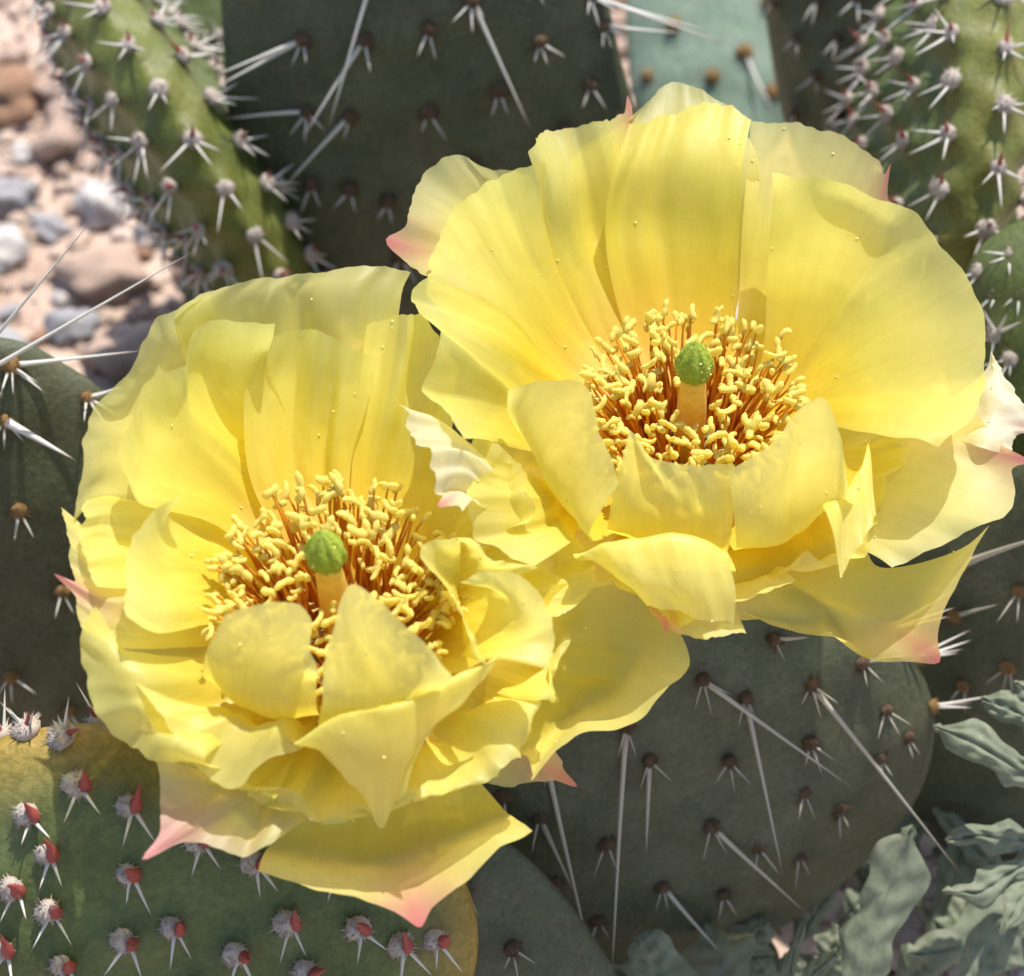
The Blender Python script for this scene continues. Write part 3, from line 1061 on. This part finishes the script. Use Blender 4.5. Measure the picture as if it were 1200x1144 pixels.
def make_flower(base_px, label, tilt, seed, nst, foot=(0, 0)):
    r = random.Random(seed)
    b = at(base_px[0], base_px[1], 0)
    fl = place('cactus_flower', None, Matrix.Translation((b - Vector((0, 0, 2.6))) * S))
    fl.empty_display_size = 0.01
    tag(fl, label, 'flower', 'open yellow blossoms of the prickly pear')
    ax = Vector((tilt[0], tilt[1], 1)).normalized()
    # ovary under the petals, a lumpy green cone
    v, c = [], []
    for i in range(22):
        t = i / 21
        rad = 0.55 + 0.62 * t ** 0.8 if t < 0.93 else 1.17 - (t - .93) * 5
        z = -2.7 + 2.95 * t
        for j in range(30):
            a = j / 30 * 2 * math.pi
            k = rad * (1 + 0.06 * math.sin(a * 5 + t * 9) * math.sin(t * 10))
            v.append((b + ax * z + Vector((k * math.cos(a) + foot[0] * (1 - t), k * math.sin(a) + foot[1] * (1 - t), 0)))[:])
            c.append((1, 1, 1, 1))
    f = grid_faces(22, 30, True)
    f.append(tuple(21 * 30 + j for j in range(30)))
    adopt(mk('ovary', v, f, M_OVARY, True, b - Vector((0, 0, 2.6)), c), fl)
    # floor of the cup
    v, c = [], []
    for i in range(10):
        t = i / 9
        for j in range(30):
            a = j / 30 * 2 * math.pi
            v.append((b + ax * (0.12 + 0.42 * t * t) + Vector((1.12 * t * math.cos(a), 1.12 * t * math.sin(a), 0)))[:])
            c.append((0.85, 0.45, 0.03, 0))
    adopt(mk('cup_floor', v, grid_faces(10, 30, True), M_PETAL, True, b, c, [(0, 0, 0)] * len(v)), fl)
    # style and stigma
    v = []
    for i in range(16):
        t = i / 15
        rad = 0.17 + 0.06 * math.sin(t * math.pi)
        for j in range(14):
            a = j / 14 * 2 * math.pi
            v.append((b + ax * (0.1 + 1.95 * t) + Vector((rad * math.cos(a), rad * math.sin(a), 0)))[:])
    st = adopt(mk('style', v, grid_faces(16, 14, True), M_STYLE, True, b), fl)
    lobes = 8
    v = []
    for i in range(22):
        t = i / 21
        z = -0.3 + 0.82 * t
        prof = math.sin(min(1.0, t * 1.02) * math.pi) ** 0.62 * 0.32 * (1.1 - 0.48 * t) + 0.008
        for j in range(48):
            a = j / 48 * 2 * math.pi
            lob = 0.74 + 0.26 * abs(math.cos(a * lobes / 2 + 0.5 * t)) ** 0.55
            k = prof * lob * (1 + 0.05 * nz(math.cos(a) * 6, math.sin(a) * 6, t * 9))
            v.append((b + ax * (2.2 + z) + Vector((k * math.cos(a), k * math.sin(a), 0)))[:])
    sg = adopt(mk('stigma', v, grid_faces(22, 48, True), M_STIGMA, True, b + ax * 2.1), fl)
    sg['label'] = 'green lobed stigma dusted with pollen'
    # stamens, each with its anther
    for q in range(nst):
        a = q * 2.39996 + r.uniform(-.2, .2)
        k = math.sqrt((q + 0.5) / nst)
        rb = 0.3 + 0.62 * k
        rt = 0.32 + 1.42 * k * r.uniform(0.92, 1.06)
        back = math.sin(a)
        zt = 1.3 + 0.35 * (1 - k) * r.uniform(0.2, 1.0) + r.uniform(-.18, .28) + 0.42 * max(0, back) * k
        p0 = b + ax * 0.28 + Vector((rb * math.cos(a), rb * math.sin(a), 0.25 * k * k))
        p1 = b + ax * zt + Vector((rt * math.cos(a), rt * math.sin(a), 0))
        d = p1 - p0
        mf, ma, tip = STAMENS[r.randrange(len(STAMENS))]
        ln = d.length
        mw = Matrix.Translation(p0 * S) @ frame_z(d.normalized(), r.uniform(0, 6.28)) @ Matrix.Scale(S, 4) @ Matrix.Diagonal((1, 1, ln, 1))
        so = place('stamen', mf, mw, fl)
        tipw = mw @ Vector(tip)
        mo = Matrix.Translation(tipw) @ Matrix.Rotation(r.uniform(0, 6.28), 4, 'Z') @ Matrix.Rotation(r.uniform(-.8, .8), 4, 'Y') @ Matrix.Rotation(r.uniform(0, 6.28), 4, 'X') @ Matrix.Scale(S * r.uniform(0.8, 1.35), 4)
        an = place('anther', ma, mo, so)
    return fl, b, ax


FR, BR, AXR = make_flower((806, 550), 'bigger yellow prickly pear blossom, pink-tipped outer petals, standing upright farther back', (-0.02, 0.0), 21, 290)
FL, BL, AXL = make_flower((405, 765), 'yellow prickly pear blossom with a large drooping pink-tipped petal in front', (-0.06, -0.02), 22, 290, (0.1, -0.9))

PET_R = [
    # back
    dict(rows=[[(770, 500, .2), (800, 495, .2), (830, 500, .2)], [(690, 330, 1.2), (780, 310, 1.2), (870, 330, 1.2)], [(665, 200, 2.5), (780, 180, 2.6), (890, 200, 2.5)], [(730, 140, 3.0), (760, 118, 3.0), (792, 96, 3.1), (858, 125, 3.0)]], grey=.5, alpha=.3),
    dict(rows=[[(820, 495, .25), (845, 500, .25), (860, 505, .25)], [(860, 400, .8), (910, 400, .8), (950, 410, .8)], [(870, 260, 2.0), (950, 270, 1.9), (1030, 300, 1.9)], [(880, 142, 2.9), (960, 150, 2.9), (1030, 188, 2.8), (1044, 240, 2.6)]], pink=.6, mucro=.9, grey=.35, alpha=.3),
    dict(rows=[[(750, 510, .2), (760, 500, .2), (775, 495, .2)], [(640, 420, .8), (665, 390, .8), (700, 370, .9)], [(540, 330, 1.9), (580, 280, 2.0), (640, 250, 2.2)], [(490, 330, 2.6), (476, 270, 2.7), (500, 205, 2.8), (545, 182, 2.9), (575, 196, 2.9), (620, 200, 2.9)]], pink=.4, mucro=.2, ruf=.12, grey=.4, alpha=.3),
    dict(rows=[[(760, 500, .35), (785, 492, .35), (810, 490, .35)], [(690, 400, .95), (735, 390, 1.0), (790, 385, .95)], [(640, 300, 1.9), (700, 285, 1.85), (770, 285, 1.65)], [(632, 220, 2.8), (690, 205, 2.7), (755, 205, 2.4)], [(618, 180, 3.2), (640, 152, 3.2), (690, 145, 3.2), (745, 132, 3.0)]], pink=.5, mucro=.97, wr=.09, ruf=.08),
    dict(rows=[[(790, 492, .4), (815, 490, .4), (840, 495, .4)], [(735, 390, 1.05), (800, 380, 1.05), (860, 390, 1.1)], [(712, 280, 2.1), (790, 275, 1.95), (865, 290, 2.1)], [(722, 200, 2.95), (800, 190, 2.85), (868, 205, 2.95)], [(738, 145, 3.3), (800, 126, 3.35), (845, 122, 3.3), (880, 142, 3.2)]], wr=.12),
    dict(rows=[[(840, 505, .35), (855, 520, .35), (860, 540, .35)], [(890, 430, .95), (930, 440, .9), (950, 500, .9)], [(900, 290, 2.25), (990, 330, 1.9), (1020, 420, 1.6), (1015, 510, 1.5)], [(905, 230, 2.9), (1000, 250, 2.6), (1080, 330, 2.3), (1105, 440, 2.0), (1060, 520, 1.75)], [(905, 203, 3.1), (1010, 222, 3.0), (1085, 262, 2.9), (1135, 330, 2.7), (1155, 410, 2.4), (1135, 500, 2.0), (1100, 520, 1.8)]], wr=.14, ruf=.08),
    dict(rows=[[(745, 520, .35), (760, 510, .35), (770, 503, .35)], [(650, 460, .9), (660, 420, .95), (690, 390, 1.0)], [(560, 400, 2.1), (590, 320, 2.1), (650, 270, 2.25)], [(505, 340, 2.8), (530, 250, 2.9), (590, 205, 3.1), (640, 195, 3.2)]], wr=.13, ruf=.08),
    dict(rows=[[(745, 545, .35), (745, 530, .35), (748, 518, .35)], [(640, 530, .95), (640, 480, 1.0), (655, 440, 1.0)], [(570, 520, 2.0), (555, 440, 2.1), (590, 370, 2.2)], [(530, 525, 2.6), (498, 430, 2.8), (482, 350, 2.95), (500, 325, 3.0)]], wr=.14, ruf=.1),
    # crumpled tepal over the other blossom, sunlit whiteness painted into its colour
    dict(rows=[[(680, 560, .7), (680, 575, .7), (685, 590, .6)], [(590, 545, 1.6), (585, 570, 1.6), (590, 600, 1.5)], [(525, 495, 2.4), (540, 545, 2.3), (548, 590, 2.2)], [(465, 478, 2.75), (485, 520, 2.6), (522, 575, 2.5), (535, 605, 2.4)]], pink=.5, mucro=.85, ruf=.12, wr=.1, white=.8),
    # left front
    dict(rows=[[(745, 560, .15), (745, 575, .15), (755, 588, .15)], [(670, 560, .6), (665, 590, .6), (680, 620, .5)], [(640, 560, 1.3), (640, 600, 1.3), (665, 640, 1.2)], [(600, 542, 2.0), (552, 570, 2.1), (556, 610, 1.9), (625, 665, 1.5)]], wr=.08),
    dict(rows=[[(760, 560, .4), (750, 575, .4), (765, 590, .4)], [(690, 560, .9), (680, 600, .9), (720, 625, .8)], [(600, 490, 2.0), (650, 560, 1.8), (690, 630, 1.6)], [(595, 458, 2.6), (640, 447, 2.75), (685, 452, 2.75), (700, 500, 2.6), (722, 566, 2.4)]], wr=.05, ruf=.03),
    dict(rows=[[(770, 588, .4), (800, 592, .4), (830, 590, .4)], [(715, 625, .9), (790, 645, .9), (850, 645, .9)], [(715, 600, 1.6), (790, 605, 1.6), (860, 605, 1.6)], [(722, 562, 2.3), (737, 505, 2.5), (765, 538, 2.4), (810, 545, 2.35), (862, 545, 2.3)]], wr=.04, ruf=.03),
    dict(rows=[[(830, 588, .4), (845, 575, .4), (855, 560, .4)], [(860, 645, .9), (930, 625, .9), (960, 560, 1.0)], [(862, 615, 1.7), (940, 600, 1.65), (1000, 590, 1.5)], [(858, 552, 2.45), (910, 505, 2.5), (962, 466, 2.6), (990, 520, 2.3), (1005, 580, 2.0)]], wr=.06, ruf=.03),
    # recurved front flap
    dict(rows=[[(755, 590, .25), (775, 595, .25), (800, 596, .25)], [(710, 640, .2), (775, 655, .2), (840, 660, .2)], [(680, 655, 1.0), (770, 662, 1.0), (862, 665, 1.0)], [(672, 645, 1.5), (750, 628, 1.8), (800, 627, 1.8), (852, 645, 1.6)], [(700, 665, 1.4), (775, 680, 1.5), (862, 690, 1.3)], [(740, 690, 1.1), (800, 720, 1.0), (860, 732, .9)]], wr=.06, pale=.2),
    dict(rows=[[(825, 592, .2), (845, 585, .2), (860, 570, .2)], [(850, 670, .4), (930, 655, .5), (1000, 615, .6)], [(850, 710, -.3), (940, 695, -.3), (1030, 665, 0)], [(848, 722, -.55), (930, 725, -.85), (1060, 725, -.75), (1110, 650, .1)], [(845, 728, -.5), (920, 738, -.85), (1010, 750, -.8), (1080, 768, -.5), (1120, 700, .1), (1156, 615, .9)]], pink=.5, mucro=.62, wr=.08),
    dict(rows=[[(850, 570, .4), (860, 560, .4), (865, 550, .4)], [(960, 600, .9), (1000, 560, 1.0), (1010, 525, 1.1)], [(968, 600, 1.7), (1000, 560, 1.8), (1018, 522, 1.7)], [(985, 684, 1.4), (1005, 650, 1.45), (1028, 600, 1.5)]], wr=.05),
    # outer tepals at the right
    dict(rows=[[(855, 575, .1), (862, 560, .1), (865, 545, .1)], [(950, 610, .1), (980, 570, .2), (990, 530, .3)], [(1005, 640, .3), (1060, 570, .6), (1078, 488, .8)], [(1045, 665, .45), (1140, 625, .8), (1180, 600, 1.0), (1186, 550, 1.1), (1150, 490, 1.2)]], pink=.5, mucro=.8, grey=.4, wr=.06, pale=.3),
    dict(rows=[[(1060, 530, .45), (1080, 510, .45), (1085, 490, .45)], [(1125, 520, .9), (1138, 480, .95), (1145, 440, 1.0)], [(1150, 525, 1.15), (1168, 470, 1.25), (1160, 410, 1.35)], [(1180, 535, 1.0), (1202, 485, 1.1), (1172, 420, 1.3)]], pink=.9, mucro=.3, white=.85, wr=.06, ruf=.08),  # colour whitened to look struck by full sun
    dict(rows=[[(770, 600, .05), (790, 600, .05), (810, 600, .05)], [(730, 670, 0), (790, 680, 0), (850, 690, 0)], [(745, 690, .5), (782, 735, .5), (825, 752, .3), (875, 740, .2)]], pink=1, mucro=.35, grey=.3),
]
PET_L = [
    dict(rows=[[(462, 770, .15), (465, 760, .15), (462, 745, .15)], [(560, 730, .5), (570, 690, .6), (560, 650, .7)], [(655, 725, .7), (695, 690, .8), (690, 645, .8), (640, 605, .9)]], wr=.06),
    dict(rows=[[(352, 730, .3), (358, 722, .3), (365, 716, .3)], [(280, 685, .7), (285, 640, .8), (300, 600, .8)], [(190, 690, 1.3), (185, 610, 1.5), (235, 530, 1.6)]], wr=.06),
    dict(rows=[[(360, 715, .2), (385, 705, .2), (410, 702, .2)], [(230, 600, .9), (280, 560, .9), (340, 540, .9)], [(115, 590, 1.8), (190, 440, 2.1), (270, 400, 2.2)], [(86, 612, 2.0), (90, 560, 2.3), (98, 500, 2.6), (145, 440, 2.8), (185, 375, 3.0), (245, 345, 3.1)]], grey=.3, ruf=.08, alpha=.3),
    dict(rows=[[(380, 706, .3), (405, 702, .3), (430, 704, .3)], [(290, 560, 1.0), (370, 545, 1.0), (440, 550, .95)], [(225, 440, 2.1), (340, 420, 2.1), (460, 430, 1.9)], [(205, 370, 2.9), (330, 345, 3.0), (470, 345, 2.6)], [(235, 347, 3.1), (300, 325, 3.2), (400, 313, 3.1), (482, 318, 2.7)]], wr=.12, ruf=.1, grey=.2, alpha=.25),
    dict(rows=[[(410, 704, .4), (430, 706, .4), (448, 712, .4)], [(410, 580, 1.1), (460, 570, 1.0), (510, 600, .9)], [(420, 460, 2.0), (480, 460, 1.85), (530, 520, 1.6)], [(430, 380, 2.6), (490, 370, 2.6), (540, 430, 2.3)]], wr=.1),
    dict(rows=[[(362, 722, .45), (380, 710, .45), (400, 706, .45)], [(260, 620, 1.2), (300, 570, 1.2), (360, 550, 1.25)], [(165, 590, 2.3), (210, 470, 2.3), (310, 420, 2.5)], [(150, 560, 2.7), (170, 460, 3.0), (225, 390, 3.2), (320, 370, 3.3)]], wr=.12),
    dict(rows=[[(385, 708, .5), (400, 705, .5), (420, 706, .5)], [(300, 580, 1.35), (350, 560, 1.35), (410, 560, 1.35)], [(285, 470, 2.2), (340, 450, 2.2), (430, 470, 2.15)], [(300, 415, 2.7), (320, 395, 2.8), (370, 385, 2.85), (440, 420, 2.6)]], wr=.12),
    dict(rows=[[(440, 715, .4), (448, 725, .4), (452, 735, .4)], [(500, 610, 1.1), (525, 630, 1.1), (530, 660, 1.0)], [(540, 540, 1.7), (580, 570, 1.6), (590, 620, 1.5)], [(560, 500, 2.0), (610, 550, 1.9), (620, 610, 1.7)]], wr=.08),
    dict(rows=[[(350, 745, .4), (352, 735, .4), (360, 725, .4)], [(270, 730, 1.0), (265, 690, 1.1), (270, 650, 1.1)], [(190, 740, 1.9), (185, 670, 2.0), (200, 610, 2.0)], [(150, 720, 2.3), (155, 640, 2.5), (180, 595, 2.6), (222, 580, 2.6)]], wr=.06),
    dict(rows=[[(352, 735, .3), (350, 728, .3), (355, 720, .3)], [(230, 690, 1.0), (225, 650, 1.0), (235, 610, 1.0)], [(140, 690, 1.7), (125, 630, 1.8), (140, 580, 1.9)], [(112, 690, 1.95), (96, 640, 2.05), (100, 585, 2.15)]], wr=.08),
    dict(rows=[[(350, 750, .2), (345, 735, .2), (350, 725, .2)], [(240, 760, .8), (230, 700, .8), (240, 640, .8)], [(140, 760, 1.4), (130, 690, 1.6), (130, 630, 1.7)], [(98, 740, 1.6), (90, 705, 1.7), (88, 690, 1.75), (84, 650, 1.9), (72, 592, 2.1)]], pink=.7, mucro=.35, wr=.08, pale=.2),
    dict(rows=[[(380, 800, .3), (360, 785, .3), (350, 765, .3)], [(300, 850, .6), (260, 820, .7), (250, 770, .8)], [(240, 890, 1.0), (180, 840, 1.3), (150, 760, 1.6)], [(280, 915, .4), (215, 885, .8), (160, 890, .8), (115, 845, 1.05), (90, 750, 1.6), (110, 710, 1.9)]], wr=.12, ruf=.1, pale=.15),
    dict(rows=[[(365, 800, .4), (385, 806, .4), (405, 808, .4)], [(250, 800, 1.0), (310, 840, 1.0), (375, 840, 1.0)], [(240, 770, 1.7), (300, 790, 1.8), (370, 800, 1.8)], [(262, 722, 2.3), (300, 710, 2.5), (352, 710, 2.5), (368, 770, 2.3), (372, 800, 2.1)]], wr=.04, ruf=.03),
    dict(rows=[[(405, 808, .4), (425, 806, .4), (445, 800, .4)], [(375, 850, 1.0), (440, 850, 1.0), (500, 825, 1.0)], [(378, 820, 1.8), (440, 815, 1.8), (520, 805, 1.8)], [(375, 800, 2.1), (405, 690, 2.8), (435, 698, 2.7), (490, 750, 2.5), (532, 792, 2.3)]], wr=.04, ruf=.03),
    dict(rows=[[(365, 805, .25), (380, 810, .25), (395, 812, .25)], [(300, 850, .5), (330, 860, .5), (360, 865, .5)], [(245, 830, .95), (300, 850, 1.0), (350, 860, 1.0)], [(160, 800, 1.5), (200, 860, 1.1), (265, 925, .6), (300, 900, .8), (360, 855, 1.2)]], wr=.1, pale=.1),
    dict(rows=[[(400, 812, .25), (420, 812, .25), (445, 806, .25)], [(370, 860, .4), (430, 870, .4), (500, 840, .4)], [(350, 870, 1.1), (430, 860, 1.2), (540, 810, 1.2)], [(345, 872, 1.35), (400, 838, 1.6), (480, 822, 1.65), (582, 770, 1.65)], [(365, 872, 1.15), (430, 880, 1.2), (500, 850, 1.25), (570, 790, 1.4)], [(375, 868, 1.1), (430, 930, .45), (450, 968, .1), (490, 870, 1.1), (545, 805, 1.3)]], wr=.06, pale=.2),
    dict(rows=[[(400, 818, .1), (430, 820, .1), (455, 812, .1)], [(400, 890, .1), (450, 880, .25), (510, 860, .1)], [(350, 955, -.75), (455, 955, -.6), (570, 925, -.6)], [(312, 995, -1.3), (460, 1015, -1.35), (600, 958, -1.1)], [(303, 1017, -.85), (380, 1045, -.75), (440, 1060, -.75), (482, 1072, -.8), (530, 1045, -.7), (626, 978, -.55)]], pink=.9, mucro=.55, wr=.06),
    dict(rows=[[(375, 820, -.1), (395, 825, -.1), (415, 822, -.1)], [(280, 900, 0), (330, 900, 0), (370, 900, -.1)], [(182, 890, .5), (190, 960, .2), (194, 990, .1), (230, 985, 0), (290, 1000, -.1), (360, 960, -.2)]], pink=1, mucro=.35, grey=.6, wr=.08),
    dict(rows=[[(450, 815, -.2), (465, 810, -.2), (475, 805, -.2)], [(490, 860, -.7), (530, 840, -.7), (560, 820, -.7)], [(520, 895, -1.4), (570, 918, -1.5), (620, 918, -1.5), (660, 900, -1.5), (640, 860, -1.3)]], pink=.8, mucro=.7, grey=.6),
    dict(rows=[[(455, 805, .2), (465, 795, .2), (470, 780, .2)], [(530, 820, .5), (570, 770, .75), (590, 700, .9)], [(598, 858, -.55), (665, 800, -.45), (700, 680, .7)], [(612, 885, -.95), (680, 835, -1.05), (745, 780, -.55), (740, 675, .7)], [(618, 890, -.6), (626, 920, -.45), (660, 882, -.3), (730, 850, -.3), (790, 810, -.1), (805, 765, .1), (768, 680, .75)]], wr=.08),
    dict(rows=[[(455, 795, .4), (462, 780, .4), (465, 765, .4)], [(535, 790, 1.0), (545, 740, 1.1), (540, 690, 1.1)], [(580, 775, 1.5), (610, 740, 1.6), (580, 680, 1.8)], [(640, 785, 1.5), (650, 740, 1.7), (620, 685, 2.0), (570, 667, 2.2), (535, 680, 2.3)]], wr=.05),
    dict(rows=[[(460, 780, .45), (462, 765, .45), (460, 750, .45)], [(530, 770, 1.0), (540, 730, 1.0), (530, 690, 1.0)], [(575, 775, 1.7), (545, 740, 1.9), (528, 690, 2.1), (498, 645, 2.3), (540, 630, 2.2)]], wr=.05),
    dict(rows=[[(455, 750, .35), (455, 735, .35), (450, 722, .35)], [(530, 700, 1.0), (530, 660, 1.1), (520, 630, 1.1)], [(630, 670, 1.7), (580, 650, 1.9), (530, 630, 2.1), (500, 640, 2.2)]], wr=.05),
]
def outer_ring(fl, b, n, rt, ht, seed):
    r = random.Random(seed)
    for k in range(n):
        a = k / n * 2 * math.pi + r.uniform(-.1, .1)
        def P(rad, da, h):
            return b + Vector((rad * math.cos(a + da), rad * math.sin(a + da), h))
        q = r.uniform(.93, 1.05)
        rows = [[P(.8, -.3, .05), P(.8, 0, .05), P(.8, .3, .05)], [P(1.9, -.4, .15), P(2.0, 0, .05), P(1.9, .4, .15)],
                [P(2.9 * q, -.42, .25 + .4 * ht), P(3.0 * q, 0, .12 + .4 * ht), P(2.9 * q, .42, .25 + .4 * ht)], [P(rt * .93 * q, -.3, ht), P(rt * q, 0, ht * .9), P(rt * .93 * q, .3, ht)]]
        petal(fl, rows, seed + k * 1.7, wr=.1, ruf=.06)


outer_ring(FR, BR, 8, 3.3, .7, 3)
outer_ring(FL, BL, 8, 3.1, .2, 5)
for k, d in enumerate(PET_R):
    petal(FR, seed=k * 1.37 + 2, **d)
for k, d in enumerate(PET_L):
    petal(FL, seed=k * 1.91 + 60, **d)


def pollen(fl, b, ax, seed):
    r = random.Random(seed)
    vs, fs = [], []
    pets = [c for c in bpy.data.objects if c.parent == fl and c.name.startswith('petal')]
    pts = []
    for c in pets:
        m = WM[c.name]
        n = len(c.data.vertices)
        for _ in range(5):
            i = r.randrange(n // 4, n)
            pts.append((m @ c.data.vertices[i].co) / S + Vector((0, 0, 0.012)))
    for _ in range(40):
        d = Vector((r.gauss(0, 1), r.gauss(0, 1), r.gauss(0.3, 1))).normalized()
        pts.append(b + ax * 2.24 + Vector((d.x * .27, d.y * .27, d.z * .3)))
    for q in pts:
        k = len(vs)
        rad = r.uniform(.012, .028)
        for dx, dy, dz in ((1, 0, 0), (-1, 0, 0), (0, 1, 0), (0, -1, 0), (0, 0, 1), (0, 0, -1)):
            vs.append((q + Vector((dx, dy, dz)) * rad * r.uniform(.8, 1.2))[:])
        fs += [tuple(k + t for t in f) for f in ((0, 2, 4), (2, 1, 4), (1, 3, 4), (3, 0, 4), (2, 0, 5), (1, 2, 5), (3, 1, 5), (0, 3, 5))]
    o = mk('pollen', vs, fs, M_POLLEN, True, b)
    o['kind'] = 'stuff'
    adopt(o, fl)


pollen(FR, BR, AXR, 3)
pollen(FL, BL, AXL, 4)


# ------------------------------------------------------------------ weed with lobed grey-green leaves
def lobed_leaf(parent, rows_px, width, lobes, seed, curl=0.15, name='leaf'):
    """rows_px: midrib from stalk to tip as (px, py, h); width in cm"""
    mid = catmull(np.array([at(*q)[:] for q in rows_px]), 48)
    r = random.Random(seed)
    n, m = 48, 19
    V = []
    side0 = None
    for i in range(n):
        t = i / (n - 1)
        tan = Vector(mid[min(i + 1, n - 1)] - mid[max(i - 1, 0)]).normalized()
        side = tan.cross(-FWD).normalized()
        nor = side.cross(tan).normalized()
        env = math.sin(min(1, t * 1.05) * math.pi) ** 0.6 * (0.55 + 0.6 * t) if t < 0.95 else 0.3 * (1 - t) / 0.05 + 0.02
        for j in range(m):
            v = j / (m - 1) * 2 - 1
            ph = 0.7 if v > 0 else 0.0
            sw = (t * lobes + ph * .3 + seed) % 1.0
            lob = 0.42 + 0.62 * (sw ** 1.5 if sw < 0.72 else (1 - sw) / 0.28 * 0.61) + 0.1 * nz(t * 8, ph, seed)
            w = 1.25 * width * env * max(0.3, lob)
            p = Vector(mid[i]) + side * v * w + tan * abs(v) * 0.25 * w + nor * (-curl * v * v + 0.05 * nz(t * 6 + seed, v * 3, 0) + 0.05 * abs(v) - 0.05 * math.exp(-(v / 0.1) ** 2) + 0.02 * math.sin(abs(v) * 3 - t * 40))
            V.append(p[:])
    o = mk(name, V, grid_faces(n, m), M_LEAF, True, mid[0])
    return adopt(o, parent)


def weed(base, label, leaves, seed):
    b = at(*base)
    w = place('weed_plant', None, Matrix.Translation(b * S))
    w.empty_display_size = 0.01
    tag(w, label, 'weed', 'lobed grey-green weeds at the foot of the cactus')
    for k, (rows, width, lb) in enumerate(leaves):
        lobed_leaf(w, rows, width, lb, seed + k * 2.3)
    return w


weed((1000, 1230, -10), 'grey-green weed with upright lobed leaves in front of the shaded pad', [
    ([(990, 1200, -8.5), (1020, 1110, -7.5), (1045, 1040, -6.8), (1070, 968, -6.0)], 0.8, 2.0),
    ([(920, 1200, -8.5), (928, 1130, -7.6), (945, 1076, -7.0)], 0.2, 1.0),
    ([(920, 1200, -8.5), (945, 1150, -7.8), (980, 1118, -7.2)], 0.25, 1.0),
    ([(760, 1200, -9), (770, 1140, -8.2), (750, 1095, -7.6)], 0.9, 1.5),
    ([(860, 1220, -9), (850, 1150, -8.6), (820, 1080, -8.6)], 0.9, 2.0),
    ([(1130, 1200, -8.5), (1150, 1130, -8), (1200, 1080, -7.5)], 0.7, 1.5),
], 5)
weed((1180, 1060, -11), 'pale grey-green weed whose leaves catch the sun beside the shaded pad', [
    ([(1240, 930, -5.4), (1190, 900, -4.6), (1140, 870, -4.4), (1092, 850, -4.4)], 0.5, 2.0),
    ([(1240, 880, -4.8), (1210, 845, -4.4), (1150, 818, -4.2)], 0.4, 1.5),
    ([(1240, 990, -6.6), (1190, 985, -6.2), (1150, 980, -6.1), (1110, 985, -6)], 0.4, 2.0),
    ([(1235, 1000, -7), (1190, 1020, -6.6), (1150, 1045, -6.5), (1105, 1045, -6.5)], 0.4, 2.5),
    ([(1225, 1000, -7.2), (1200, 1050, -6.8), (1175, 1095, -6.8)], 0.35, 2.0),
    ([(1240, 1010, -9), (1220, 1060, -9.0), (1120, 1110, -9.2), (1060, 1120, -9.3)], 0.8, 2.0),
    ([(1250, 860, -5), (1220, 825, -4.4), (1190, 800, -4.0)], 0.4, 1.2),
], 9)
rw = random.Random(44)  # low leaves
lv = []
for k in range(34):
    x0, y0 = rw.uniform(800, 1230), rw.uniform(960, 1200)
    a = rw.uniform(-2.6, -0.5)
    ln = rw.uniform(70, 150)
    h = rw.uniform(-10.8, -9.3)
    lv.append(([(x0, y0, h - .4), (x0 + ln * .5 * math.cos(a), y0 + ln * .5 * math.sin(a), h + .3), (x0 + ln * math.cos(a), y0 + ln * math.sin(a), h + rw.uniform(.2, .9))], rw.uniform(.35, .7), rw.choice([1.5, 2, 2.5])))
weed((1080, 1130, -12), 'low dark mat of lobed weed leaves spread over the soil beneath the other weeds', lv, 70)
print('objects', len(bpy.data.objects))
